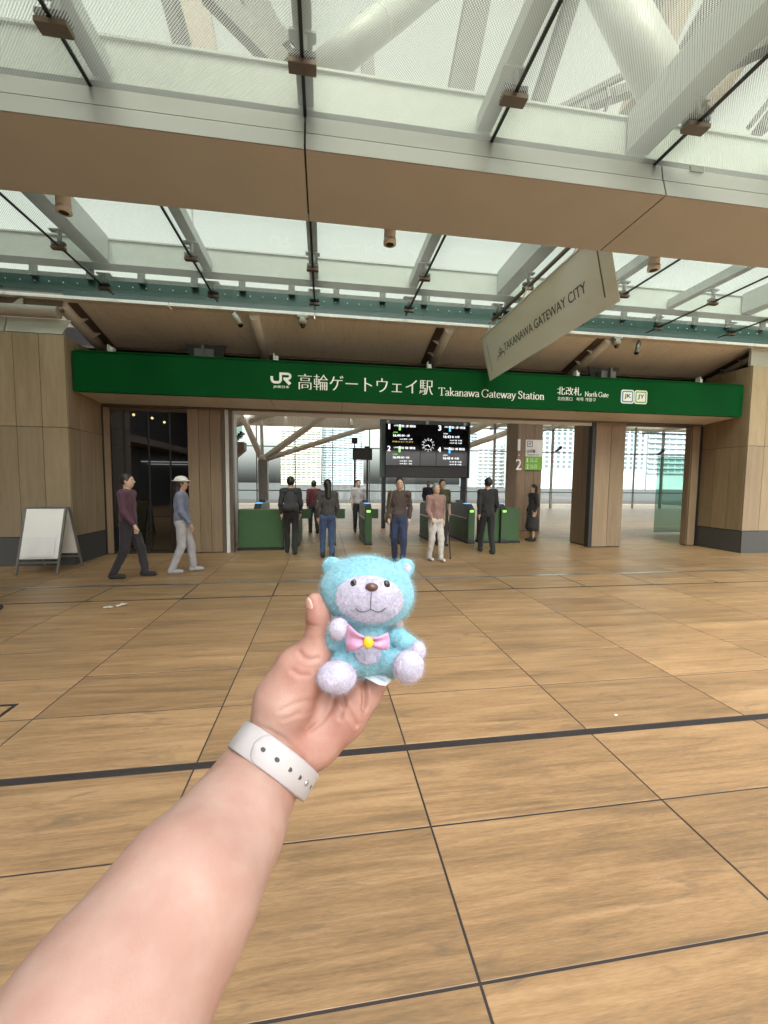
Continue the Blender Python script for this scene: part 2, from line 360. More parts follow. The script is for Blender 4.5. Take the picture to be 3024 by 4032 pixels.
for a, b in zip(sx[:-1], sx[1:]):
    MB().add([(a+.005,SY+.10,SZ0-.004),(b-.005,SY+.10,SZ0-.004),(b-.005,9.42,SZ0-.06),(a+.005,9.42,SZ0-.06),(a+.005,SY+.10,SZ0+.02),(b-.005,SY+.10,SZ0+.02),(b-.005,9.42,SZ0+.02),(a+.005,9.42,SZ0+.02)],
             [(0,3,2,1),(4,5,6,7),(0,1,5,4),(1,2,6,5),(2,3,7,6),(3,0,4,7)]).build('soffit_panel', M['pipe'], sg)
for x in (-4.02, -.93, 2.28, 5.75, 8.95):      # steel brackets on top of the band
    b = MB(); b.box(x-.06, x+.02, SY+.25, SY+.35, SZ1-.02, SZ1+.17); b.box(x+.02, x+.075, SY+.25, SY+.33, SZ1-.02, SZ1+.08); b.box(x-.075, x-.055, SY+.22, SY+.35, SZ1-.02, SZ1+.21)
    b.build('bracket', M['white'], sg)

TXT = {}
def text_mesh(body, size, offset=0):
    key = (body, size, offset)
    if key in TXT: return TXT[key]
    cu = bpy.data.curves.new('lettering', 'FONT'); cu.body = body; cu.size = size; cu.resolution_u = 3; cu.offset = offset
    o = bpy.data.objects.new('lettering', cu); COL.objects.link(o)
    dg = bpy.context.evaluated_depsgraph_get(); dg.update()
    me = bpy.data.meshes.new_from_object(o.evaluated_get(dg))
    vs = np.empty(len(me.vertices) * 3, np.float32); me.vertices.foreach_get('co', vs); vs = vs.reshape(-1, 3)
    fs = [tuple(p.vertices) for p in me.polygons]
    bpy.data.objects.remove(o); bpy.data.meshes.remove(me); bpy.data.curves.remove(cu)
    TXT[key] = (vs, fs); return vs, fs
def text(body, width, pos, mat, parent, xd=(1,0,0), yd=(0,0,1), height=None, name='lettering', center=False, shear=0, heavy=0, mb=None, off=.003, thin=0):
    """flat lettering fitted to a width (and height) on the plane pos + xd*u + yd*v"""
    vs, fs = text_mesh(body, 1.0, -thin)
    mn, mx = vs.min(0), vs.max(0)
    sxx = width / (mx[0] - mn[0]); syy = sxx if height is None else height / (mx[1] - mn[1])
    xd, yd, pos = Vector(xd), Vector(yd), Vector(pos); n = xd.cross(yd).normalized()
    own = mb is None
    if own: mb = MB()
    steps = [0] if not heavy else [-heavy, 0, heavy]
    for i, s in enumerate(steps):
        q = []
        for v in vs:
            u = (v[0] - mn[0]) * sxx + s; w = (v[1] - mn[1]) * syy
            if center: u -= width / 2
            q.append(pos + xd * (u + shear * w) + yd * w + n * (off + i * .0004))
        mb.add(q, fs)
    return mb.build(name, mat, parent) if own else None
def stroke2d(mb, pts, w, pos, xd, yd, off):
    """polyline of even width drawn on a plane, round joints"""
    pos, xd, yd = Vector(pos), Vector(xd), Vector(yd); n = xd.cross(yd).normalized()
    P = [Vector((p[0], p[1])) for p in pts]
    def W3(p, k=0): return pos + xd * p.x + yd * p.y + n * (off + k)
    for i in range(len(P) - 1):
        d = (P[i+1] - P[i]); 
        if d.length < 1e-6: continue
        d.normalize(); s = Vector((-d.y, d.x)) * w / 2
        mb.add([W3(P[i]-s), W3(P[i+1]-s), W3(P[i+1]+s), W3(P[i]+s)], [(0,1,2,3)])
    for i in range(1, len(P) - 1):
        vs = [W3(P[i] + Vector((math.cos(t), math.sin(t))) * w / 2, .0003) for t in [2*math.pi*k/10 for k in range(10)]]
        mb.add(vs, [tuple(range(10))])
def taper2d(mb, pts, ws, pos, xd, yd, off):
    pos, xd, yd = Vector(pos), Vector(xd), Vector(yd); n = xd.cross(yd).normalized()
    P = [Vector((p[0], p[1])) for p in pts]; L_ = []; R_ = []
    for i, p in enumerate(P):
        d = (P[min(i+1, len(P)-1)] - P[max(i-1, 0)]); d.normalize(); s = Vector((-d.y, d.x)) * ws[i] / 2
        L_.append(pos + xd*(p.x+s.x) + yd*(p.y+s.y) + n*off); R_.append(pos + xd*(p.x-s.x) + yd*(p.y-s.y) + n*off)
    for i in range(len(P) - 1): mb.add([R_[i], R_[i+1], L_[i+1], L_[i]], [(0,1,2,3)])
def on_sign(px0): return px0
# positions on the face (metres along x, above the lower edge) measured from the photograph
XD, ZD = (1,0,0), (0,0,1)
def sp(x, z): return (x, SY - .001, z)

# lettering on the sign band
text('高輪ゲートウェイ駅', 2.765, sp(-.497, 3.448), M['lettering'], sg, height=.308, thin=.014, heavy=.0062)
def _arc(cx, cy, rx, ry, a0, a1, n=14): return [(cx + rx*math.cos(R(a0+(a1-a0)*i/n)), cy + ry*math.sin(R(a0+(a1-a0)*i/n))) for i in range(n+1)]
SERIF = {   # advance, strokes (pen: thick downwards, thin across)
 'T': (.76, [[(.37,0),(.37,.98)], [(.02,.97),(.72,.97)], [(.03,.98),(.03,.82)], [(.71,.98),(.71,.82)], [(.20,.02),(.54,.02)]]),
 'a': (.52, [[(.08,.50),(.14,.59),(.25,.62),(.37,.57),(.41,.46),(.41,.10),(.45,.03),(.53,.03)], [(.41,.38),(.24,.31),(.10,.24),(.06,.13),(.11,.03),(.22,.0),(.33,.04),(.41,.13)]]),
 'k': (.60, [[(.13,0),(.13,1.04)], [(.02,1.0),(.13,1.03)], [(.02,.02),(.25,.02)], [(.15,.27),(.44,.60)], [(.25,.38),(.50,.02)], [(.34,.61),(.54,.61)], [(.42,.02),(.60,.02)]]),
 'n': (.61, [[(.13,0),(.13,.61)], [(.02,.57),(.13,.61)], [(.13,.44),(.22,.56),(.34,.62),(.44,.56),(.47,.42),(.47,0)], [(.02,.02),(.25,.02)], [(.36,.02),(.59,.02)]]),
 'w': (.82, [[(.06,.61),(.23,.0)], [(.23,.0),(.40,.55)], [(.38,.61),(.56,.0)], [(.56,.0),(.75,.61)], [(-.02,.61),(.17,.61)], [(.30,.61),(.48,.61)], [(.66,.61),(.84,.61)]]),
 'G': (.94, [_arc(.47,.5,.40,.50,42,318,22), [(.78,.40),(.78,.10)], [(.62,.41),(.92,.41)], [(.77,.98),(.77,.76)]]),
 'e': (.51, [_arc(.27,.31,.20,.31,8,322,20), [(.07,.36),(.47,.36)]]),
 't': (.37, [[(.15,.80),(.15,.13),(.20,.03),(.33,.05)], [(.01,.60),(.33,.60)]]),
 'y': (.56, [[(.07,.61),(.29,.03)], [(.50,.61),(.29,.03),(.19,-.20),(.10,-.28),(.02,-.25)], [(-.02,.61),(.19,.61)], [(.40,.61),(.58,.61)]]),
 'S': (.60, [[(.49,.76),(.45,.92),(.30,.99),(.14,.94),(.08,.80),(.13,.67),(.28,.56),(.43,.45),(.51,.30),(.46,.10),(.30,.01),(.13,.06),(.07,.26)]]),
 'i': (.28, [[(.14,0),(.14,.61)], [(.03,.57),(.14,.61)], [(.02,.02),(.27,.02)], [(.14,.80),(.14,.92)]]),
 'o': (.59, [_arc(.29,.31,.22,.31,0,360,24)]),
 'N': (.86, [[(.12,0),(.12,.97)], [(.10,.98),(.72,.0)], [(.72,0),(.72,.98)], [(.0,.97),(.18,.97)], [(.0,.02),(.24,.02)], [(.60,.97),(.84,.97)]]),
 'r': (.43, [[(.13,0),(.13,.61)], [(.02,.57),(.13,.61)], [(.13,.42),(.22,.57),(.38,.59)], [(.02,.02),(.27,.02)]]),
 'h': (.61, [[(.13,0),(.13,1.04)], [(.02,1.0),(.13,1.03)], [(.13,.44),(.22,.56),(.34,.62),(.44,.56),(.47,.42),(.47,0)], [(.02,.02),(.25,.02)], [(.36,.02),(.59,.02)]]),
}
def serif_line(body, x0, x1, z, cap):
    adv = sum(.26 if c == ' ' else SERIF[c][0] for c in body); kx = (x1 - x0) / adv; mb = MB(); u = 0; off = .003
    for c in body:
        if c == ' ': u += .26; continue
        for st in SERIF[c][1]:
            P = [((u + p[0]) * kx, p[1] * cap) for p in st]; ws = []
            for i in range(len(P)):
                q0, q1 = st[max(i-1, 0)], st[min(i+1, len(P)-1)]; d = math.hypot(q1[0]-q0[0], q1[1]-q0[1]) or 1
                ws.append((.055 + .075 * abs(q1[1]-q0[1]) / d) * cap)
            taper2d(mb, P, ws, (x0, SY - .001, z), XD, ZD, off); off += .00002
        u += SERIF[c][0]
    mb.build('lettering', M['lettering'], sg, kind='stuff')
serif_line('Takanawa Gateway Station', 2.396, 4.787, 3.447, .163)
text('北改札', .572, sp(5.088, 3.572), M['lettering'], sg, height=.176, thin=.010, heavy=.004)
serif_line('North Gate', 5.749, 6.327, 3.562, .104)
text('北检票口', .355, sp(5.097, 3.449), M['lettering'], sg, height=.080)
text('북쪽 개찰구', .475, sp(5.548, 3.452), M['lettering'], sg, height=.078)
text('JR東日本', .306, sp(-.982, 3.447), M['lettering'], sg, height=.062, heavy=.002)
lg = MB(); k = .410 / 139.0
def J(x, y): return ((x - 108) * k, (190 - y) * k * 1.0)
stroke2d(lg, [J(116,140), J(116,160), J(121,173), J(132,179), J(158,179), J(168,175), J(174,164), J(174,121)], 17*k, (-1.035, SY-.001, 3.534), XD, ZD, .003)
stroke2d(lg, [J(166,120.5), J(222,120.5), J(234,125), J(238,135), J(234,147), J(222,153), J(192,153)], 16*k, (-1.035, SY-.001, 3.534), XD, ZD, .0036)
taper2d(lg, [J(200,152), J(236,189)], [20*k, 22*k], (-1.035, SY-.001, 3.534), XD, ZD, .0042)
lg.build('logo', M['lettering'], sg)
def rrect(mb, cx, cz, w, h, r, y):
    pts = []
    for (sx_, sz_, a0) in ((1,1,0),(-1,1,90),(-1,-1,180),(1,-1,270)):
        for i in range(5):
            a = R(a0 + 22.5*i); pts.append((cx + sx_*(w/2-r) + r*math.cos(a), y, cz + sz_*(h/2-r) + r*math.sin(a)))
    mb.add(pts[::-1], [tuple(range(len(pts)))]); return mb
def badge(cx, cz, letters, ring):
    y = SY - .004; s = .305
    b = rrect(MB(), cx, cz, .326, s, .05, y).build('line_badge', M['signwhite'], sg)
    rrect(MB(), cx, cz, .274, s-.052, .032, y-.002).build('badge_ring', ring, b)
    rrect(MB(), cx, cz, .222, s-.104, .018, y-.004).build('badge_field', M['signwhite'], b)
    mb = MB(); text(letters, .165, (cx, y-.0045, cz-.055), None, None, height=.115, center=True, heavy=.004, mb=mb); mb.build('badge_letters', M['ink'], b)
badge(6.802, 3.595, 'JK', M['badgeblue']); badge(7.136, 3.595, 'JY', M['badgegreen'])

# ------------------------------------------------------------------ station eave: sloping cream soffit, ribs, gutter
ev = thing('station_eave', 'cream sloping station eave with water-streaked panels above the green sign', 'roof', (0, 8.35, 4.45))
def ceil_z(y): return 4.88 - (y - 8.38) * .255
ribs = [-12.2, -8.4, -4.75, -1.33, 2.60, 6.28, 10.35, 14.2, 18]
GY = 8.33
for i in range(len(ribs) - 1):
    a, b = ribs[i] + .05, ribs[i+1] - .02
    if ribs[i] < -5: a_, b_ = a, b
    ya, yb = 8.50, 10.0
    n = 3
    for q in range(n):
        xa, xb = a + (b - a) * q / n, a + (b - a) * (q + 1) / n
        if ribs[i] < -4.8: continue
        MB().add([(xa+.002,ya,ceil_z(ya)),(xb-.002,ya,ceil_z(ya)),(xb-.002,yb,ceil_z(yb)),(xa+.002,yb,ceil_z(yb)),(xa+.002,ya,ceil_z(ya)+.04),(xb-.002,ya,ceil_z(ya)+.04),(xb-.002,yb,ceil_z(yb)+.04),(xa+.002,yb,ceil_z(yb)+.04)],
                 [(0,3,2,1),(4,5,6,7),(0,1,5,4),(1,2,6,5),(2,3,7,6),(3,0,4,7)]).build('soffit_panel', M['streak'], ev)
for i, x in enumerate(ribs):
    MB().tube([(x, 8.46, ceil_z(8.46)-.05), (x, 10.2, ceil_z(10.2)-.05)], .098 if x > -4 else .115, 14).build('rib_pipe', M['pipe'], ev)
    s = 1 if i % 2 == 0 else -1
    if x < -4.7: s = 1
    elif -2 < x < 0: s = .35
    elif x > 0: s = -1
    w = .17 if abs(s) == 1 else .10
    xa, xb = sorted((x + s*.10, x + s*(.10 + w)))
    MB().add([(xa,8.5,ceil_z(8.5)-.004),(xb,8.5,ceil_z(8.5)-.004),(xb,10.0,ceil_z(10)-.004),(xa,10.0,ceil_z(10)-.004),(xa,8.5,ceil_z(8.5)-.03),(xb,8.5,ceil_z(8.5)-.03),(xb,10.0,ceil_z(10)-.03),(xa,10.0,ceil_z(10)-.03)],
             [(0,3,2,1),(4,5,6,7),(0,1,5,4),(1,2,6,5),(2,3,7,6),(3,0,4,7)]).build('rib_channel', M['bronze'], ev)  # bronze strip along one side of each rib
    for yy in (8.9, 9.35):
        MB().poly([(x+s*.09,yy,ceil_z(yy)-.02),(x+s*.25,yy,ceil_z(yy)-.02),(x+s*.09,yy,ceil_z(yy)-.13)], (0,1,0), .02).build('gusset', M['pipe'], ev)
MB().box(-12, 18, 10.0, 10.06, 3.3, 4.9).build('back_wall', M['darkmetal'], ev)
MB().box(-12, 18, 9.86, 9.995, ceil_z(9.9)-.05, ceil_z(9.9)+.0).build('ceiling_channel', M['bronze'], ev)
MB().box(-12, 20, GY+.16, GY+.20, 4.97, 5.36).build('fascia', M['fascia'], ev)
gx = [-12, -8.3, -2.85, -.17, 4.05, 9.9, 18]
for a, b in zip(gx[:-1], gx[1:]):
    g = MB(); g.box(a+.008, b-.008, GY, GY+.03, 4.845, 4.90); g.box(a+.008, b-.008, GY+.031, GY+.17, 4.845, 4.86); g.build('gutter', M['cream'], ev)
for i in range(-28, 44):       # row of small studs along the fascia
    if i % 8 >= 6: continue
    x = i * .235
    MB().box(x, x+.016, GY+.145, GY+.158, 5.18, 5.196).build('stud', M['white'], ev)
for x in (-2.45, 6.78):        # junction plates where struts come down behind the sign
    b = MB(); b.poly([(x-.42,9.28,4.46),(x+.42,9.28,4.47),(x+.30,9.30,4.12),(x-.30,9.30,4.12)], (0,1,0), .04); b.build('junction_plate', M['gunmetal'], ev)
    b = MB(); b.box(x-.19, x+.19, 9.1, 9.26, 4.0, 4.33); b.box(x-.02, x+.02, 9.0, 9.1, 4.0, 4.38); b.build('strut_foot', M['greymetal'], ev)
# white band and pipe over the left and right piers
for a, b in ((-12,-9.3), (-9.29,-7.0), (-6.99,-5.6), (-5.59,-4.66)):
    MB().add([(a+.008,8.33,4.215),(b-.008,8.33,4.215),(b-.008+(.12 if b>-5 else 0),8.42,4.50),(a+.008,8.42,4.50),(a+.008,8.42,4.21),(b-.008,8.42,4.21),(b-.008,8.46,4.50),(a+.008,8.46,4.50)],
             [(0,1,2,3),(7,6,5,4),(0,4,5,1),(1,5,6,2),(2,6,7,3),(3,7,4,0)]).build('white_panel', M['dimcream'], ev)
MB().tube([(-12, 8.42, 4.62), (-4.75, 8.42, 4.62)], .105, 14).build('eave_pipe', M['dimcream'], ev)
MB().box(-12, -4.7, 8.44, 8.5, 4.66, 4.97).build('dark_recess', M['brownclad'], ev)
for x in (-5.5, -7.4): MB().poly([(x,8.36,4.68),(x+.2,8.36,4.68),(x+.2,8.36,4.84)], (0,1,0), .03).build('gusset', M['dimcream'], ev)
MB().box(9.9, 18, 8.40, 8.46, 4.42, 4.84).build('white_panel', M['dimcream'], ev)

# ------------------------------------------------------------------ glass canopy over the forecourt
ZG = 4.95
cn = thing('glass_canopy', 'fritted glass canopy on white steel beams over the forecourt', 'canopy', (0, 4.6, ZG))
JX = [-.165 + 1.802 * k for k in range(-6, 9)]
def pane_mesh(w, d, mat, name='glass_pane'):
    me = MB().add([(-w/2,-d/2,0),(w/2,-d/2,0),(w/2,d/2,0),(-w/2,d/2,0)], [(0,1,2,3)]).mesh(name); me.materials.append(mat); return me
pf = pane_mesh(1.78, 3.26, M['canopy']); pb = pane_mesh(1.78, 2.50, M['canopy_rear']); pe_ = pane_mesh(1.78, .575, M['edgeglass'], 'glass_edge_strip')
base = wloc(cn)
for a in JX[:-1]:
    link('glass_pane', pf, cn, Vector((a + .901, 2.44, ZG)) - base)
    link('glass_pane', pb, cn, Vector((a + .901, 6.47, ZG)) - base)
    link('glass_edge_strip', pe_, cn, Vector((a + .901, 8.010, ZG)) - base)
for a in JX:
    MB().box(a-.014, a+.014, .81, 4.075, ZG-.010, ZG+.010).build('joint_seal', M['black'], cn)
    MB().box(a-.014, a+.014, 5.22, 8.30, ZG-.010, ZG+.010).build('joint_seal', M['black'], cn)
    for y in (1.6, 3.58, 6.74, 7.975):
        big = y < 4
        w, d = (.112, .052) if big else (.092, .036)
        c = MB().box(a-w, a+w, y-d, y+d, ZG-.052, ZG-.011).build('clamp', M['bronze'], cn, bevel=.003)
        MB().box(a-w+.004, a+w-.004, y-d+.004, y+d-.004, ZG+.012, ZG+.05).build('clamp_top', M['darkmetal'], c)
        sh = MB(); sh.tube([(a+.01, y+.01, ZG+.05), (a+.01, y+.01, ZG+.23)], .030, 10)
        sh.build('hanger_rod', M['steelw'], c)
        MB().box(a-.11, a+.11, y-.03, y+.06, ZG+.205, ZG+.225).build('hanger_plate', M['steelw'], c)
    xo = a + .12 if a < -3 else (a - .04 if a > 3 else a)
    heavy = any(abs(a - q) < .1 for q in (JX[4], JX[8], JX[11], JX[1]))
    w, z0, z1 = (.26, ZG+.255, ZG+.66) if heavy else (.15, ZG+.255, ZG+.42)
    MB().box(xo-w/2, xo+w/2, .6, 4.27, z0, z1).build('rafter', M['steelw'], cn, bevel=.006)
    MB().box(xo-w/2, xo+w/2, 4.55, 7.63, z0, z1).build('rafter', M['steelw'], cn, bevel=.006)
for y in (4.30, 7.66):             # cross beams
    p = MB(); p.box(-11, 15, y, y+.02, ZG+.256, ZG+.615); p.box(-11, 15, y-.02, y+(.07 if y < 5 else .24), ZG+.236, ZG+.255); p.box(-11, 15, y-.025, y+.10, ZG+.616, ZG+.640)
    p.build('cross_beam', M['steelw'], cn)
for k in range(-5, 9):
    x = -.165 + 1.802*k
    for dx in (-.45, .42):
        MB().box(x+dx-.06, x+dx+.06, 8.42, 8.47, ZG+.30, ZG+.80).build('stub_post', M['fascia'], cn)
MB().box(-11, 15, 5.48, 5.52, ZG+.25, ZG+.30).build('edge_rail', M['white'], cn)
MB().box(-11, 15, 4.40, 4.50, ZG+.10, ZG+.235).build('beam_upstand', M['gunmetal'], cn)
for a in (-.165+1.802*-1.33, -.165+1.802*1.35, -.165+1.802*3.3):
    MB().tube([(a, 8.9, 5.2), (a, 8.9, 7.5)], .02, 6).build('far_post', M['greymetal'], cn)
# boxed beam: sloping satin fascia with a reveal, brown soffit panels
bj = [-.15 + 3.34*k for k in range(-3, 5)]
bt = thing('canopy_beam', 'broad brown beam with satin metal front edge crossing under the glass', 'beam', (0, 4.1, 4.31))
MB().poly([(-11,3.70,4.36),(-11,4.49,4.36),(-11,4.70,4.99),(-11,4.13,4.99)], (1,0,0), 26).build('core', M['darkmetal'], bt)
def slab(p4, t, name, mat, g=.006):
    (xa, ya, za), (xb, yb, zb), k0, k1 = p4      # lower and upper edge points with x at both joints
    n = Vector((0, -(zb-za), (yb-ya))).normalized() * -t
    lo0, lo1, up0, up1 = Vector((k0*1.0+g, ya, za)), Vector((k1*1.0-g, ya, za)), Vector((k0+g, yb, zb)), Vector((k1-g, yb, zb))
    return lo0, lo1, up1, up0, n
def skin_panel(q0, q1, q2, q3, n, name, mat):
    P = [Vector(q) for q in (q0, q1, q2, q3)]; n = Vector(n)
    MB().add(P + [p + n for p in P], [(0,3,2,1),(4,5,6,7),(0,1,5,4),(1,2,6,5),(2,3,7,6),(3,0,4,7)]).build(name, M[mat], bt)
for i in range(len(bj) - 1):
    a, b = bj[i], bj[i+1]; g = .008
    s0, s1, s2 = 1.0, 1.045, 1.105
    def X(x, s): return x * s
    MB().box(a+g, b-g, 3.612, 4.53, 4.310, 4.322).build('soffit_panel', M['brownsoffit'], bt)
    skin_panel((a+g,3.600,4.312), (b-g,3.600,4.312), (X(b,s1)-g,3.806,4.600), (X(a,s1)+g,3.806,4.600), (0,.02,-.0), 'fascia_panel', 'satin')
    skin_panel((X(a,s1)+g,3.814,4.611), (X(b,s1)-g,3.814,4.611), (X(b,s2)-g,4.060,4.946), (X(a,s2)+g,4.060,4.946), (0,.02,-.0), 'fascia_panel', 'satin')
    skin_panel((a+g,4.535,4.312), (b-g,4.535,4.312), (b-g,4.76,4.985), (a+g,4.76,4.985), (0,-.02,.005), 'rear_panel', 'satin')
q = MB(); q.add([(3.66,3.822,4.622),(3.66+.22,3.822,4.622),(3.90,3.90,4.735),(3.68,3.90,4.735)], [(0,1,2,3)]); 
MB().box(3.80, 3.96, 3.985, 3.995, 4.875, 4.935).build('access_cover', M['greymetal'], bt)

# downlights behind the beam
for x, z, lab in ((-2.59, 4.275, 'small cylinder downlight behind the beam, leftmost of three'), (.742, 4.272, 'small cylinder downlight behind the beam, above the white sign lettering'), (4.08, 4.272, 'small cylinder downlight behind the beam, right of the hanging banner')):
    t = thing('downlight', lab, 'downlight', (x, 4.74, z), 'cylinder downlights behind the beam')
    MB().tube([(x, 4.74, 4.62), (x, 4.74, z+.045)], .066, 20).build('housing', M['pipe'], t)
    MB().tube([(x, 4.74, z+.047), (x, 4.74, z+.004), (x, 4.74, z)], [.073, .073, .050], 20).build('trim_ring', M['pipe'], t)
    MB().tube([(x, 4.74, z-.0006), (x, 4.74, z-.002)], .044, 16).build('lens', M['lens'], t)
    MB().bar((x, 4.74, 4.6), (x, 4.66, 4.72), .03, .03).build('bracket', M['pipe'], t)

# hanging banner, swung a little out of plumb
BA = Vector((3.50, 8.42, 3.78)); BU = Vector((-.215, 0, .857)).normalized(); BY = Vector((0, -1, 0)); BL = .8836; BW = 3.859; BN = BY.cross(BU).normalized()
def bpt(u, v, k=0): return BA + BY*u + BU*v + BN*k
bn = thing('hanging_banner', 'frosted hanging banner reading TAKANAWA GATEWAY CITY below the glass', 'banner', (3.4, 6.5, 3.78))
MB().poly([bpt(0,0), bpt(BW,0), bpt(BW,BL), bpt(0,BL)], -BN, .008).build('frosted_panel', M['banner'], bn)
MB().bar(bpt(-.01,BL+.005), bpt(BW+.01,BL+.005), .03, .022).build('top_rail', M['pipe'], bn)
MB().bar((3.40, 8.25, 4.905), (3.40, 4.8, 4.905), .05, .04).build('hanger_rail', M['bronze'], bn)
for u in (.30, 1.77, 3.2):
    p0 = bpt(u, BL); MB().tube([p0, (3.385, p0.y, 4.89)], .012, 8).build('hanger_rod', M['pipe'], bn)
    MB().box(3.35, 3.44, p0.y-.02, p0.y+.02, 4.86, 4.90).build('hanger_clip', M['pipe'], bn)
text('TAKANAWA GATEWAY CITY', 2.44, bpt(.90, .345), M['textdark'], bn, xd=BY, yd=BU, height=.140, heavy=.003)
lm = MB(); o0 = bpt(.56, .26)
for pts in ([(.10,.17),(.10,.12),(.24,.12),(.24,.17)], [(.12,.17),(.22,.17)], [(.17,.17),(.17,.22)], [(.0,.0),(.02,.07),(.31,.10),(.31,.02)], [(.15,.09),(.15,.02)]):
    stroke2d(lm, pts, .020, o0, BY, BU, .003)
lm.build('logo', M['textdark'], bn)
g1 = MB(); stroke2d(g1, [(0,0),(0,.55)], .016, bpt(.215,.14), BY, BU, .003); g1.build('side_stripe', M['textdark'], bn)
g2 = MB(); stroke2d(g2, [(0,0),(0,.70)], .026, bpt(3.64,.14), BY, BU, .003); g2.build('side_stripe', M['olive'], bn, label='olive green side stripe')

# security cameras under the gutter
def dome_cam(x, y, z, lab):
    t = thing('dome_camera', lab, 'camera', (x, y, z), 'dome cameras under the eave')
    MB().box(x-.105, x+.105, y-.06, y+.06, z-.045, z).build('mount_plate', M['camw'], t, bevel=.008)
    MB().tube([(x,y,z-.04),(x,y,z-.13),(x,y,z-.165)], [.075,.085,.070], 18).build('housing', M['camw'], t)
    MB().sphere((x,y,z-.175), (.048,.048,.055), 14, 9).build('dome_lens', M['lens'], t)
dome_cam(-.40, 8.38, 4.84, 'white dome security camera under the gutter, left of the banner')
dome_cam(6.40, 8.38, 4.84, 'white dome security camera under the gutter, right of the banner')
def bullet_cam(x, y, z, d, lab, mat):
    t = thing('bullet_camera', lab, 'camera', (x, y, z), 'tube cameras under the eave')
    d = Vector(d).normalized(); p = Vector((x, y, z))
    MB().tube([p, p + Vector((0,0,-.07))], .02, 8).build('bracket', M['camw'], t)
    a = p + Vector((0,0,-.07))
    MB().tube([a - d*.02, a + d*.24], .052, 16).build('housing', M[mat], t)
    MB().tube([a + d*.24, a + d*.262], [.05, .042], 14).build('lens', M['lens'], t)
bullet_cam(-1.68, 8.38, 4.84, (.45, -.25, -.75), 'cream tube camera tilted down beneath the gutter left of centre', 'camw')
bullet_cam(6.98, 8.42, 4.84, (-.25, -.1, -.8), 'dark tube camera hanging from the gutter at the right', 'greymetal')

# ------------------------------------------------------------------ structure seen above the glass
rf = thing('roof_frame', 'white tubes, brown girders and dark trusses seen above the glass canopy', 'steel frame', (0, 5, 9))
def tubebar(a, b, r, mat, name): 
    return MB().tube([Vector(a), Vector(b)], r, 24).build(name, M[mat], rf)
T1, T2 = [[1.95124, 7.84861, 10.67454], [-0.27062, 7.61539, 8.42122]], [[4.95693, 7.66325, 11.51606], [5.98752, 6.53505, 7.74035]]
tubebar(T1[0], T1[1], .26, 'tubew', 'white_tube'); tubebar(T2[0], T2[1], .37, 'tubew', 'white_tube')
m_ = Vector(T1[0]).lerp(Vector(T1[1]), .42); d_ = (Vector(T1[1]) - Vector(T1[0])).normalized()
MB().tube([m_ - d_*.01, m_ + d_*.01], .265, 24).build('weld_ring', M['pipe'], rf)
for a, b, w in [[[-4.18802, 12.71189, 14.96193], [-3.61303, 12.47283, 12.77849], 0.42], [[-3.0588, 11.99503, 14.36274], [-0.92369, 11.52272, 12.1633], 0.55], [[-2.11904, 12.41508, 15.11876], [-1.03531, 12.10067, 12.94024], 0.75], [[-1.44141, 12.24739, 14.16762], [-0.35694, 12.00501, 13.01521], 0.14], [[1.03287, 10.78257, 12.98378], [1.09337, 10.65993, 11.36748], 0.3], [[3.80841, 10.42833, 13.81907], [3.25126, 10.30098, 10.82867], 0.6], [[6.1517, 10.08127, 13.84174], [5.16285, 10.01349, 10.78498], 0.38], [[5.59446, 9.9452, 10.72697], [7.38344, 9.74582, 11.67709], 0.14], [[6.19793, 10.39451, 11.18745], [7.88182, 10.18643, 11.79141], 0.28], [[6.96433, 9.95779, 10.92208], [7.21629, 9.95615, 11.43196], 0.08], [[6.39629, 9.84393, 10.98347], [6.44545, 9.81916, 10.7352], 0.08], [[6.88989, 9.79706, 11.36138], [6.95135, 9.76828, 11.08213], 0.08], [[9.00533, 10.75787, 15.08957], [8.18991, 10.73917, 13.09789], 0.5], [[10.70113, 10.50671, 15.10597], [9.27473, 10.5304, 12.42433], 0.55], [[9.41079, 10.54873, 12.97289], [12.12511, 10.24771, 14.43569], 0.2], [[9.66704, 10.79696, 12.72143], [12.73407, 10.44152, 14.15654], 0.5], [[10.34244, 9.21576, 10.39978], [11.14486, 9.17124, 11.46473], 0.12], [[11.01258, 9.53731, 10.6257], [11.71873, 9.50093, 11.60266], 0.3]]: MB().bar(a, b, w, w*.8).build('truss_bar', M['gunmetal'], rf)
for a, b, w in [[[-4.26796, 14.93358, 17.56329], [-3.78896, 14.66938, 14.81923], 1.05], [[11.5246, 12.59459, 17.71607], [9.83821, 12.56017, 13.65756], 1.1], [[14.04767, 12.63521, 16.42589], [12.21426, 12.71787, 13.72164], 1.0]]: MB().bar(a, b, w, .5).build('brown_girder', M['brownclad'], rf)

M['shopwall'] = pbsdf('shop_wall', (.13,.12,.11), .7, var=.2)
# ------------------------------------------------------------------ gate front: pillars, shop window, frames
YF = 9.5
def pillar(label, xs, y, z1, depth, side=None, ns=2, mat='wood2', zj=None, name='wood_pillar'):
    t = thing(name, label, 'pillar', ((xs[0]+xs[-1])/2, y, 0))
    MB().box(xs[0]+.012, xs[-1]-.012, y+.015, y+depth-.015, 0, z1-.01).build('core', M['joint'], t)
    for i in range(len(xs)-1):
        panel(t, xs[i]+.004, xs[i+1]-.004, y-.012, y+.02, .02, z1, mat)
    if side:
        x = xs[0] if side < 0 else xs[-1]
        for i in range(ns):
            ya, yb = y+.02+(depth-.02)*i/ns, y+.02+(depth-.02)*(i+1)/ns
            panel(t, x-.012, x+.012, ya+.004, yb-.004, .02, z1, mat)
    return t
pillar('wood-clad pillar between the dark shop window and the open gate', [-2.93,-2.70,-2.465,-2.23], YF, 3.16, .5, 1)
pillar('wood-clad pillar between the two bright windows right of the gate', [6.80,7.225,7.63], YF, 3.2, .9, -1)
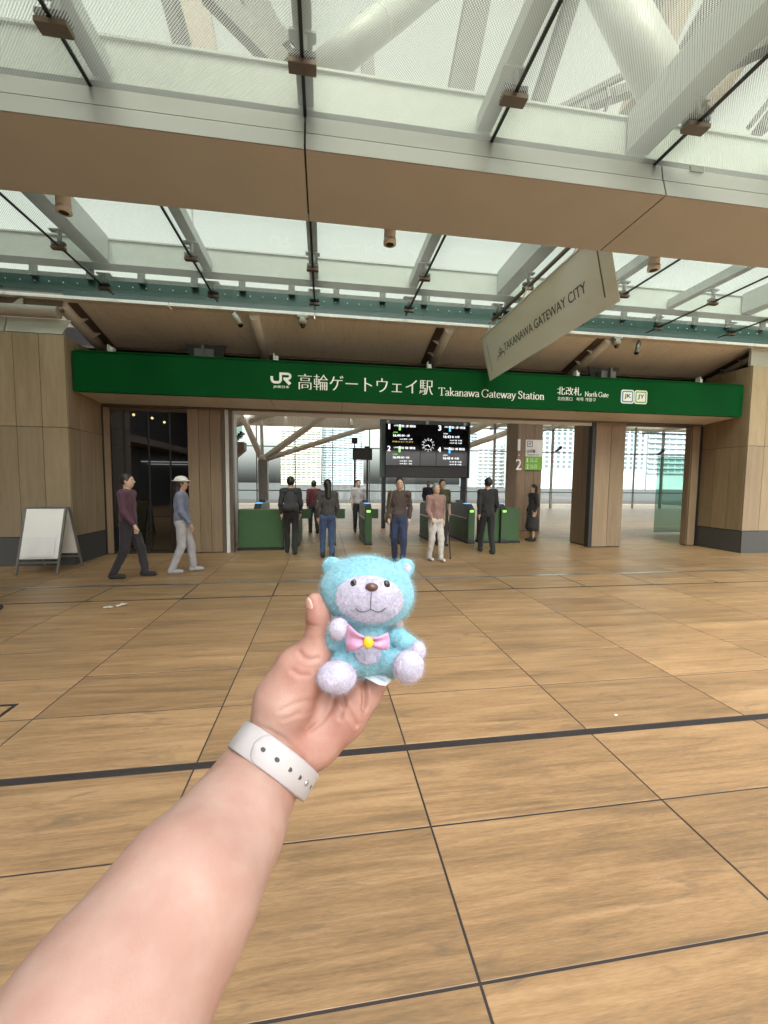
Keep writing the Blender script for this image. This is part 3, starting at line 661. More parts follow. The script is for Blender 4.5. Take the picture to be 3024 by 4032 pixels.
pb_ = pillar('wood-clad pillar behind the gate carrying the green and white line sign', [6.46,6.75,7.05,7.34], 13.0, 5.6, .85, -1, 4)
pillar('narrow wood strip beside the right pier, next to the bright window', [9.60,9.83], YF+.02, 3.22, .2, -1, 1)
pillar('narrow wood strip beside the left pier, next to the dark shop window', [-4.62,-4.49], YF+.02, 3.14, .2, None)
hd = thing('gate_frame', 'bronze metal frame lining the wide gate opening under the sign', 'frame', (0, YF, 3.1))
MB().box(-4.62, 9.84, YF-.03, YF+.12, 3.165, 3.20).build('head_rail', M['bronze'], hd)
MB().box(-2.2, 6.78, YF+.02, YF+.10, 3.085, 3.160).build('head_rail', M['pipe'], hd)
MB().box(-4.48, -2.94, YF+.02, YF+.10, 3.085, 3.160).build('head_rail', M['bronze'], hd)
MB().box(7.64, 9.6, YF+.02, YF+.10, 3.115, 3.160).build('head_rail', M['bronze'], hd)
for a, b, m in ((-2.215,-2.16,'bronze'), (-2.145,-2.07,'pipe'), (-2.06,-1.985,'bronze'), (6.70,6.785,'darkmetal'), (9.825,9.86,'black'), (-4.64,-4.61,'black')):
    MB().box(a, b, YF-.02, YF+.14, 0, 3.164).build('jamb', M[m], hd)
sw = thing('shop_window', 'tall dark shop window between the left pier and a wood pillar', 'window', (-3.7, YF, 0))
xs = [-4.48,-4.22,-3.74,-3.31,-2.94]
for i in range(4): MB().box(xs[i]+.006, xs[i+1]-.006, YF+.05, YF+.058, .05, 3.08).build('pane', M['tint'], sw)
for x in xs[1:-1]: MB().box(x-.012, x+.012, YF+.03, YF+.08, .02, 3.08).build('mullion', M['black'], sw)
MB().box(-4.48, -2.94, YF+.03, YF+.09, 0, .05).build('sill', M['darkmetal'], sw)
for z in (2.28, 2.66): MB().bar((-4.48, YF+.2, z+.05), (-2.94, YF+.2, z-.03), .03, .04).build('transom', M['darkmetal'], sw)  # slanted bars in place of slab edges mirrored in the glass
shop = thing('shop_room', 'dim shop room with hanging warm lamps behind the dark window', 'room', (-3.7, 10.5, 0))
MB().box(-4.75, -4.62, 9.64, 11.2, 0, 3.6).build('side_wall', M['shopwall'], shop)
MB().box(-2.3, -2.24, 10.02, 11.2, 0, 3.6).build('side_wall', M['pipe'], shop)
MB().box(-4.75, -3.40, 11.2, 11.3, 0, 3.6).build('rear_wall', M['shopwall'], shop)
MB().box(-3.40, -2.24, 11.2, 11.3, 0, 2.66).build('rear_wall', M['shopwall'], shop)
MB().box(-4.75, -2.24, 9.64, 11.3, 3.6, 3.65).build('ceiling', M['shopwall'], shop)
MB().box(-4.6, -3.0, 10.5, 10.9, 0, 1.05).build('counter', M['brownclad'], shop)
MB().box(-4.55, -3.1, 11.12, 11.19, 2.07, 2.095).build('strip_light', M['led'], shop)
MB().box(-4.4, -3.3, 11.12, 11.19, 2.01, 2.03).build('strip_light', M['led'], shop)
for x in np.arange(-3.35, -2.35, .11): MB().box(x-.01, x+.01, 11.22, 11.25, 2.67, 2.86).build('rail_post', M['white'], shop)  # rail in an added opening, for the bright terrace mirrored in the pane
MB().box(-3.40, -2.3, 11.2, 11.26, 2.86, 2.88).build('hand_rail', M['white'], shop)
for (x, y, z), w in zip(((-4.30,10.2,3.10), (-4.02,10.5,3.08), (-3.86,10.8,3.03)), ('leftmost of the three small warm pendant lamps glowing inside the dark shop window', 'middle one of the three small warm pendant lamps inside the dark shop window', 'rightmost of the three small warm pendant lamps inside the dark shop window')):  # lamps set behind the pane in place of lights mirrored in it
    t = thing('reflection_lamp', w, 'lamp', (x, y, z), 'pendant lamps in the shop')
    MB().tube([(x,y,z+.02),(x,y,3.6)], .004, 6).build('cord', M['black'], t); MB().sphere((x,y,z), .030, 10, 8).build('bulb', M['warm'], t)

# line sign on the inner pillar, platform numerals
js = thing('line_sign', 'white and green platform sign with JY badge on an inner pillar', 'sign', (7.03, 12.97, 2.09))
MB().box(6.72, 7.335, 12.955, 12.985, 2.545, 3.10).build('white_board', M['signwhite'], js)
MB().box(6.72, 7.335, 12.955, 12.985, 2.085, 2.54).build('green_board', M['lime'], js)
yb_ = 12.953
def frame_rect(mb, x0, x1, z0, z1, w, y):
    stroke2d(mb, [(x0,z0),(x1,z0),(x1,z1),(x0,z1),(x0,z0-w/2)], w, (0,y,0), XD, ZD, .002)
q = MB(); frame_rect(q, 6.78, 6.955, 2.87, 3.05, .018, yb_); text('JY', .11, (6.867, yb_, 2.915), None, None, height=.085, center=True, heavy=.004, mb=q); q.build('lettering', M['ink'], js)
text('山手線', .30, (6.765, yb_, 2.665), M['ink'], js, height=.115, heavy=.003); text('Yamanote Line', .43, (6.765, yb_, 2.575), M['ink'], js, height=.06)
for n, z, a, b in (('1', 2.345, '東京・上野', '新宿方面'), ('2', 2.135, '渋谷・新宿', '池袋方面')):
    text(n, .034 if n == '1' else .06, (6.775, yb_, z), M['lettering'], js, height=.14, heavy=.004)
    text(a, .26, (6.89, yb_, z+.085), M['lettering'], js, height=.055); text(b, .26, (6.89, yb_, z+.012), M['lettering'], js, height=.055)
text('1', .085, (6.45, 12.985, 2.73), M['lettering'], pb_, height=.38, heavy=.006, name='numeral'); text('2', .20, (6.40, 12.985, 2.09), M['lettering'], pb_, height=.36, heavy=.006, name='numeral')
q = MB(); q.add([(6.50+.02*math.cos(t), 12.98, 2.58+.02*math.sin(t)) for t in [2*math.pi*k/10 for k in range(10)]][::-1], [tuple(range(10))]); q.build('numeral_dot', M['lettering'], pb_)
gb = thing('glass_guard', 'green tinted glass guard standing in the right-hand window', 'balustrade', (11.4, 12, 0))
MB().box(10.85, 11.60, 12.0, 12.012, .05, 2.53).build('pane', M['teal'], gb); MB().box(11.61, 12.2, 12.0, 12.012, .05, 2.53).build('pane', M['teal'], gb)
MB().box(10.83, 12.2, 11.99, 12.02, 2.53, 2.56).build('rail', M['greymetal'], gb)

# ------------------------------------------------------------------ departure board
YB = 14.0
db = thing('departure_board', 'big black departure board with clock hanging inside the gate', 'board', (3.56, YB, 1.8))
def bd(a, b): return (1.98 + (a - 215) * (3.17 / 725), 3.88 - (b - 125) * .00437)
def rect(a0, a1, b0, b1, y0, y1, m, name, par=None):
    x0, z1 = bd(a0, b0); x1, z0 = bd(a1, b1); return MB().box(x0, x1, y0, y1, z0, z1).build(name, M[m], par or db)
rect(215, 940, 125, 600, YB+.12, YB+.5, 'black', 'housing')
rect(215, 240, 125, 600, YB+.02, YB+.115, 'fascia', 'side_trim'); rect(930, 942, 125, 600, YB+.02, YB+.115, 'fascia', 'side_trim')
rect(242, 928, 128, 176, YB+.05, YB+.115, 'fascia', 'top_trim')
for a in (265, 582, 892): rect(a-11, a+11, 152, 176, YB+.0, YB+.045, 'greymetal', 'clip')
panels = {}
for (a0, a1, b0, b1) in ((250,526,180,345), (250,526,352,505), (662,925,180,345), (662,925,352,505), (530,658,180,505)):
    panels[(a0, b0)] = rect(a0, a1, b0, b1, YB+.03, YB+.11, 'lens', 'display_panel')
rect(250, 925, 512, 596, YB+.05, YB+.115, 'darkmetal', 'lower_panel')
def bt(s, a0, a1, b0, b1, m, par, heavy=.002):
    x0, z0 = bd(a0, b1); x1, z1 = bd(a1, b0); text(s, x1-x0, (x0, YB+.028, z0), M[m], par, height=z1-z0, heavy=heavy)
def board(key, num, oa, ob, line, dest, t1, d1, t2, col, yel=None):
    p = panels[key]
    bt(num, (269 if num == '1' else 263)+oa, (281 if num == '1' else 286)+oa, 181+ob, 221+ob, 'led', p, .003)
    bt(line, 313+oa, 346+oa, 185+ob, 197+ob, 'led', p, 0)
    x0, z1 = bd(352+oa, 184+ob); x1, z0 = bd(367+oa, 228+ob); zm = z1 - (z1-z0)*.36
    MB().box(x0, x1, YB+.022, YB+.029, zm, z1).build('line_chip', M['led'], p); MB().box(x0, x1, YB+.022, YB+.029, z0, zm).build('line_chip', M[col], p)
    bt(dest, 372+oa, 486+oa, 184+ob, 203+ob, 'led', p, .001); 
    bt(line, 306+oa, 342+oa, 240+ob, 250+ob, 'ledg' if col == 'ledg' else 'led', p, 0)
    bt(t1, 308+oa, 366+oa, 259+ob, 279+ob, 'led', p, .001); bt(d1, 374+oa, 440+oa, 261+ob, 277+ob, 'led', p, .001)
    bt(t2, 362+oa, 462+oa, 291+ob, 303+ob, 'led', p, 0)
    if yel: bt(yel, 300+oa, 472+oa, 312+ob, 324+ob, 'ledy', p, 0)
    else: bt(t2, 362+oa, 462+oa, 312+ob, 324+ob, 'led', p, 0)
board((250,180), '1', 0, 0, '山手線', '東京・上野・新宿方面', '16:44', '東京・上野', '16:49 東京・上野', 'ledg', '列車がまいります')
board((250,352), '2', 0, 172, '山手線', '渋谷・新宿・池袋方面', '16:44', '品川・渋谷', '16:49 品川・渋谷', 'ledg')
board((662,180), '3', 411, 0, '京浜東北線', '東京・上野・大宮方面', '16:43', '各 大宮', '16:47 各 大宮', 'ledb')
board((662,352), '4', 411, 172, '京浜東北線', '品川・川崎・横浜方面', '16:45', '各 大船', '16:50 各 大船', 'ledb')
ck = panels[(530,180)]; cx_, cz_ = bd(592, 338); q = MB()
for k in range(60):
    t = 2*math.pi*k/60; r0, r1 = (.150, .178) if k % 5 == 0 else (.165, .178)
    stroke2d(q, [(math.cos(t)*r0, math.sin(t)*r0), (math.cos(t)*r1, math.sin(t)*r1)], .014 if k % 5 == 0 else .005, (cx_, YB+.026, cz_), XD, ZD, .001)
for h in range(1, 13):
    t = math.pi/2 - 2*math.pi*h/12; text(str(h), .028 if h < 10 else .046, (cx_+math.cos(t)*.212, YB+.026, cz_+math.sin(t)*.212-.018), None, None, height=.036, center=True, mb=q)
for ang, ln, w in ((42/60, .15, .012), (16.7/12, .10, .016)):
    t = math.pi/2 - 2*math.pi*ang; stroke2d(q, [(0,0), (math.cos(t)*ln, math.sin(t)*ln)], w, (cx_, YB+.026, cz_), XD, ZD, .002)
q.build('clock_face', M['led'], ck)
for x in (2.3, 4.85): MB().tube([(x, YB+.3, 3.88), (x, YB+.3, 5.7)], .04, 8).build('hanger', M['greymetal'], db)
for x in (2.1, 5.03): MB().box(x-.06, x+.06, YB+.15, YB+.42, 0, 1.85).build('leg', M['black'], db)

# ------------------------------------------------------------------ concourse behind the gate
cc = thing('concourse_roof', 'pale concourse roof with steel ribs seen through the gate', 'roof', (0, 18, 5.7))
for k in range(12):
    x0 = -14 + k*3.9
    MB().box(x0+.01, x0+3.88, 10.08, 27, 5.70, 5.74).build('membrane_panel', M['membrane'], cc)
for k in range(9):
    y = 11 + k*1.95; MB().box(-14, 32, y-.07, y+.07, 5.52, 5.69).build('roof_rib', M['pipe'], cc)
for k in range(11):
    x = -12 + k*3.9; MB().tube([(x, 10.1, 5.45), (x, 27, 5.45)], .12, 10).build('roof_pipe', M['pipe'], cc)
MB().box(-14, 9.2, 25.5, 25.6, 4.98, 5.69).build('end_panel', M['cream'], cc)
MB().box(-3.2+.0, -3.0, 24.6, 25.4, 5.05, 5.68).build('hanger', M['pipe'], cc); MB().box(1.55, 1.8, 24.6, 25.4, 5.05, 5.68).build('hanger', M['pipe'], cc)
MB().box(-4.12, -3.88, 21.9, 22.1, 5.16, 5.19).build('lamp_strip', M['lamp'], cc)
gw = thing('glass_wall', 'glazed rear wall of the concourse with slim mullions', 'glass wall', (5, 26, 0))
mull = [-13,-10.9,-8.7,-6.36,-4.05,-1.74,.57,2.9,5.2,7.5,9.4,11.27,13.35,15.43,17.5,19.6,21.7,23.89,26.0,28.1,30.2]
for a, b in zip(mull[:-1], mull[1:]): MB().box(a+.03, b-.03, 26.0, 26.012, .1, 5.65).build('pane', M['clear'], gw)
for x in mull:
    w = .07 if x in (11.27, 15.43, 19.6, 23.89, 28.1) else .03
    MB().box(x-w, x+w, 25.95, 26.08, 0, 5.69).build('mullion', M['greymetal'], gw)
for z in (1.1, 3.8, 5.28): MB().box(-13, 31, 25.93, 25.99, z-.028, z+.028).build('transom', M['darkmetal'], gw)
for x, z in ((15.75, 4.02), (23.55, 3.98)):
    t = thing('spot_speaker', ['small black speaker perched on the transom in the window beside the line sign', 'small black speaker perched on the transom in the rightmost window'][x > 20], 'speaker', (x, 25.8, 3.83), 'speakers on the rear glazing')
    MB().bar((x-.18, 25.8, z-.14), (x+.10, 25.75, z+.06), .16, .14).build('cabinet', M['black'], t); MB().sphere((x+.12, 25.75, z+.11), .12, 10, 8).build('horn', M['black'], t); MB().box(x-.2, x-.12, 25.8, 25.92, 3.83, z-.1).build('foot', M['black'], t)
tr = thing('branching_column', 'branching steel column with slanting struts inside the concourse', 'column', (-3.1, 22, 0))
MB().box(-3.32, -2.86, 21.75, 22.25, 0, 2.75).build('base_cladding', M['greymetal'], tr)
MB().tube([(-3.1, 22, 2.7), (-3.1, 22, 3.0)], .22, 16).build('node', M['pipe'], tr)
for a, b, r in (((-3.2,22,2.85),(-4.35,22.0,5.55),.15), ((-3.15,22.1,2.9),(-3.42,23.6,5.6),.08), ((-3.0,22,2.85),(.55,22,5.55),.17), ((-2.95,22,2.8),(2.15,22,4.52),.13), ((2.15,22,4.52),(3.1,22,4.62),.10)):
    MB().tube([a, b], r, 14).build('strut', M['pipe'], tr)
MB().tube([(-5.9, 22.4, 4.25), (-1.9, 22.4, 5.5)], .24, 16).build('strut', M['pipe'], tr)
tr2 = thing('slanting_strut', 'slanting steel strut right of the departure board', 'strut', (9, 22, 4))
MB().tube([(7.2, 22, 3.45), (10.5, 22, 4.62)], .16, 14).build('tube', M['pipe'], tr2); MB().tube([(7.4, 22.3, 4.2), (10.2, 22.3, 5.55)], .2, 14).build('tube', M['pipe'], tr2)
st = thing('stair_guard', 'teal glass stair box at the left edge of the gate opening', 'stairs', (-4.9, 22.5, 3))
MB().box(-5.3, -4.2, 22.4, 22.42, 3.85, 4.72).build('glass_side', M['teal'], st)
for i in range(7): MB().box(-4.95+i*.1, -4.85+i*.1, 22.5, 23.4, 3.55+i*.1, 3.65+i*.1).build('step', M['darkmetal'], st)
MB().poly([(-5.6,22.5,3.7),(-4.15,22.5,3.7),(-4.15,22.5,3.3),(-5.4,22.5,2.2),(-5.6,22.5,2.2)], (0,1,0), .8).build('stringer', M['brownclad'], st)
mo = thing('display_stand', 'dark equipment stand with speaker silhouetted against the rear glass', 'stand', (2.0, 22, 0))
MB().box(1.55, 2.6, 22, 22.2, 2.85, 3.45).build('screen_back', M['gunmetal'], mo); MB().box(1.62, 1.72, 22.05, 22.15, 0, 2.85).build('post', M['gunmetal'], mo); MB().box(2.3, 2.4, 22.05, 22.15, 0, 2.85).build('post', M['gunmetal'], mo)
MB().box(1.50, 1.80, 21.95, 22.2, 3.72, 4.02).build('speaker_box', M['black'], mo); MB().box(1.62, 1.68, 22, 22.1, 3.45, 3.72).build('stem', M['black'], mo)
MB().box(2.2, 2.45, 22, 22.2, 3.47, 3.58).build('camera_unit', M['black'], mo); MB().box(2.0, 2.03, 22, 22.05, 3.45, 3.75).build('aerial', M['black'], mo)

# ------------------------------------------------------------------ towers beyond the tracks
M['tw_cream'] = pbsdf('tower_cream', (.62,.58,.48), .8, var=.05, scale=.05); M['tw_blue'] = pbsdf('tower_blue', (.50,.57,.60), .7, var=.05, scale=.05)
M['tw_white'] = pbsdf('tower_white', (.66,.68,.67), .7, var=.05, scale=.05); M['tw_glass'] = pbsdf('tower_glass', (.13,.17,.20), .2, var=.3, scale=.3); M['tw_glass2'] = pbsdf('tower_glass_pale', (.26,.30,.33), .25, var=.3, scale=.3)
def tower(label, x0, x1, y, ztop, fl, cw, body, glass, zv0, zv1, depth=24, fins=0, name='residential_tower', wfrac=.62, hfrac=.42):
    t = thing(name, label, 'tower', ((x0+x1)/2, y, -.6))
    MB().box(x0, x1, y, y+depth, -.6, ztop).build('walls', M[body], t)
    n = max(1, int(round((x1-x0)/cw))); cw = (x1-x0)/n
    wm = MB(); ww, hh = cw*wfrac, fl*hfrac
    wm.box(-ww/2, ww/2, -.12, .05, -hh/2, hh/2)
    for q in (-.17, .17): wm.box(ww*q-.05, ww*q+.05, -.2, -.121, -hh/2, hh/2)
    wme = wm.mesh('window'); wme.materials.append(M[glass]); b = wloc(t); cnt = 0
    z = math.floor(zv0/fl)*fl
    while z < zv1:
        for k in range(n):
            if cnt < 295: link('window', wme, t, Vector((x0+(k+.5)*cw, y, z+fl*.55)) - b); cnt += 1
        if not fins: MB().box(x0-.2, x1+.2, y-1.3, y-.01, z-.05, z+.85).build('balcony', M[body], t)
        z += fl
    if fins:
        for k in range(n+1): MB().box(x0+k*cw-cw*.12, x0+k*cw+cw*.12, y-1.0, y-.01, -.6, ztop-1).build('fin', M['tw_white'], t)
    MB().box(x0+2, x1-2, y+3, y+depth-4, ztop, ztop+4).build('plant_room', M[body], t)
    return t
tower('cream apartment tower in the distance left of the departure board', -50, -3, 500, 112, 3.0, 6.0, 'tw_cream', 'tw_glass2', 3, 66)
tower('pale blue apartment tower far behind the departure board', -2, 50, 520, 104, 3.1, 6.4, 'tw_blue', 'tw_glass2', 3, 69)
tower('slim pale blue tower beside the right edge of the departure board', 152, 162, 420, 120, 3.1, 3.4, 'tw_blue', 'tw_glass', 3, 62)
tower('lower white slab block of long balconies right of the departure board', 117, 150, 300, 30, 2.9, 4.1, 'tw_white', 'tw_glass2', 2, 29)
tower('office tower of tall white fins and dark glass in the right windows', 132, 226, 262, 110, 3.2, 4.3, 'tw_white', 'tw_glass', 14, 48, fins=1, name='office_tower', wfrac=.66, hfrac=.72)
tower('pale glass office tower at the edge of the rightmost window', 229, 290, 262, 100, 3.6, 5.5, 'tw_blue', 'tw_glass2', 14, 48, fins=0, name='office_tower', wfrac=.8, hfrac=.6)

# dark building out of view, added to shade the left; mirrored in the shop window
pz = thing('left_shade_building', 'dark multi-storey plaza building with terraces, mirrored in the shop window', 'building', (-18, -22, 0))
MB().box(-44, -1.5, -34, -17, -.5, 34).build('walls', M['gunmetal'], pz)
for k in range(1, 7): MB().box(-44, -1.0, -17, -15.2, k*3.9-.35, k*3.9).build('terrace_slab', M['brownclad'], pz)
for k in range(15): MB().box(-43+k*2.8, -42.8+k*2.8, -15.5, -15.3, 0, 23).build('column', M['greymetal'], pz)
MB().box(-46, -10.6, -17, 7.4, -.5, 22).build('shade_wing', M['gunmetal'], pz)  # wing drawn close to keep sky light off the left pier
for k in range(1, 5): MB().box(-10.6, -9.4, -17, 7.0, k*3.9-.35, k*3.9).build('terrace_slab', M['brownclad'], pz)
for k in range(6):
    for j in range(14): 
        if random.random() < .55: MB().box(-40+j*2.8, -38.4+j*2.8, -16.99, -16.95, .6+k*3.9, 2.9+k*3.9).build('window', M['tw_glass'], pz)

# ------------------------------------------------------------------ smooth bodies: distance fields turned into meshes
class SDF:
    """blend of tapered capsules and ellipsoids on a grid; surface() gives one closed mesh"""
    def __init__(s, lo, hi, h):
        s.h = h; s.lo = np.array(lo, float); n = np.ceil((np.array(hi) - s.lo) / h).astype(int) + 1
        s.n = n; s.F = np.full(tuple(n), 1.0, np.float32)
    def _blk(s, lo, hi):
        a = np.clip(np.floor((np.array(lo) - s.lo) / s.h).astype(int), 0, s.n); b = np.clip(np.ceil((np.array(hi) - s.lo) / s.h).astype(int) + 1, 0, s.n)
        ax = [s.lo[i] + s.h * np.arange(a[i], b[i], dtype=np.float32) for i in range(3)]
        return tuple(slice(a[i], b[i]) for i in range(3)), np.meshgrid(*ax, indexing='ij', sparse=True)
    def _mix(s, sl, d, k, sub=False):
        F = s.F[sl]
        if F.size == 0: return
        if sub:
            hh = np.clip(.5 - .5 * (F + d) / k, 0, 1); s.F[sl] = F * (1 - hh) - d * hh + k * hh * (1 - hh)
        else:
            hh = np.clip(.5 + .5 * (F - d) / k, 0, 1); s.F[sl] = F * (1 - hh) + d * hh - k * hh * (1 - hh)
    def cap(s, a, b, ra, rb, k=.01, sub=False, m=None):
        a, b = np.array(a, float), np.array(b, float); m = (max(ra, rb) + k + 3 * s.h) if m is None else m
        sl, (X, Y, Z) = s._blk(np.minimum(a, b) - m, np.maximum(a, b) + m); ab = b - a; L2 = max(ab @ ab, 1e-12)
        t = np.clip(((X - a[0]) * ab[0] + (Y - a[1]) * ab[1] + (Z - a[2]) * ab[2]) / L2, 0, 1)
        d = np.sqrt((X - a[0] - t*ab[0])**2 + (Y - a[1] - t*ab[1])**2 + (Z - a[2] - t*ab[2])**2) - (ra + (rb - ra) * t)
        s._mix(sl, d.astype(np.float32), k, sub); return s
    def chain(s, pts, k=.01, kin=None):
        for p, q in zip(pts[:-1], pts[1:]): s.cap(p[:3], q[:3], p[3], q[3], k if kin is None else kin)
        return s
    def ell(s, c, r, k=.01, rot=None, sub=False):
        c, r = np.array(c, float), np.array(r, float); m = r.max() + k + 3 * s.h
        sl, (X, Y, Z) = s._blk(c - m, c + m); P = [X - c[0], Y - c[1], Z - c[2]]
        if rot is not None:
            A = np.array(rot); P = [A[0][i]*P[0] + A[1][i]*P[1] + A[2][i]*P[2] for i in range(3)]
        q = np.sqrt((P[0]/r[0])**2 + (P[1]/r[1])**2 + (P[2]/r[2])**2)
        q2 = np.sqrt((P[0]/r[0]**2)**2 + (P[1]/r[1]**2)**2 + (P[2]/r[2]**2)**2)
        d = q * (q - 1) / np.maximum(q2, 1e-6)
        s._mix(sl, d.astype(np.float32), k, sub); return s
    def surface(s, smooth=2):
        F = s.F; n = F.shape; ins = F < 0
        c = np.zeros(tuple(k - 1 for k in n), np.int8)
        for i in (0,1):
            for j in (0,1):
                for k in (0,1): c += ins[i:n[0]-1+i, j:n[1]-1+j, k:n[2]-1+k]
        act = (c > 0) & (c < 8); idx = np.argwhere(act); vid = np.full(act.shape, -1, np.int64); vid[act] = np.arange(len(idx))
        acc = np.zeros((len(idx), 3)); cnt = np.zeros(len(idx))
        off = [np.array((i, j, k)) for i in (0,1) for j in (0,1) for k in (0,1)]
        for A in off:
            for ax in range(3):
                if A[ax]: continue
                B = A.copy(); B[ax] = 1
                ia, ib = idx + A, idx + B
                fa = F[ia[:,0], ia[:,1], ia[:,2]]; fb = F[ib[:,0], ib[:,1], ib[:,2]]; cr = (fa < 0) != (fb < 0)
                t = np.where(cr, fa / np.where(cr, fa - fb, 1), 0); p = np.repeat(A[None].astype(float), len(idx), 0); p[:, ax] += t
                acc[cr] += p[cr]; cnt[cr] += 1
        V = s.lo + (idx + acc / np.maximum(cnt, 1)[:, None]) * s.h
        Q = []
        for ax in range(3):
            sl0 = [slice(None)] * 3; sl1 = [slice(None)] * 3; sl0[ax] = slice(0, n[ax]-1); sl1[ax] = slice(1, n[ax])
            a, b = ins[tuple(sl0)], ins[tuple(sl1)]; e = np.argwhere(a != b); o1, o2 = [q for q in range(3) if q != ax]
            e = e[(e[:, o1] > 0) & (e[:, o2] > 0) & (e[:, o1] < n[o1]-1) & (e[:, o2] < n[o2]-1)]
            if not len(e): continue
            fl = a[e[:,0], e[:,1], e[:,2]]
            def vv(d1, d2):
                z = e.copy(); z[:, o1] -= d1; z[:, o2] -= d2; return vid[z[:,0], z[:,1], z[:,2]]
            q = np.stack([vv(1,1), vv(0,1), vv(0,0), vv(1,0)], 1); flip = fl if ax != 1 else ~fl
            q[~flip] = q[~flip][:, ::-1]; Q.append(q)
        Q = np.concatenate(Q); Q = Q[(Q >= 0).all(1)]
        for _ in range(smooth):
            S = np.zeros_like(V); C = np.zeros(len(V))
            for i in range(4):
                a, b = Q[:, i], Q[:, (i+1) % 4]
                np.add.at(S, a, V[b]); np.add.at(C, a, 1); np.add.at(S, b, V[a]); np.add.at(C, b, 1)
            V = V * .5 + .5 * S / np.maximum(C, 1)[:, None]
        return V, Q
def quad_mesh(name, V, Q, mat, parent=None, off=None):
    me = bpy.data.meshes.new(name); o = np.array(off if off is not None else (wloc(parent) if parent is not None else (0,0,0)))
    me.vertices.add(len(V)); me.vertices.foreach_set('co', (V - o).astype(np.float32).ravel())
    me.loops.add(len(Q) * 4); me.loops.foreach_set('vertex_index', Q.astype(np.int32).ravel())
    me.polygons.add(len(Q)); me.polygons.foreach_set('loop_start', np.arange(0, len(Q)*4, 4, dtype=np.int32))
    me.polygons.foreach_set('use_smooth', np.ones(len(Q), bool)); me.update(calc_edges=True); me.validate()
    me.materials.append(mat); return link(name, me, parent)

def folds(V, Q, amp, seed, freq=38):
    N_ = np.zeros_like(V); a, b, c, d = (V[Q[:, i]] for i in range(4)); fn = np.cross(c - a, d - b)
    for i in range(4): np.add.at(N_, Q[:, i], fn)
    N_ /= np.maximum(np.linalg.norm(N_, axis=1, keepdims=True), 1e-9)
    rs = np.random.RandomState(seed); K = rs.normal(size=(14, 3)) * np.array((freq, freq, freq * .45)); ph = rs.uniform(0, 6.28, 14)
    f = np.sin(V @ K.T + ph).sum(1) / 14**.5
    return V - N_ * (np.abs(f) * amp)[:, None] + N_ * (amp * .5), Q
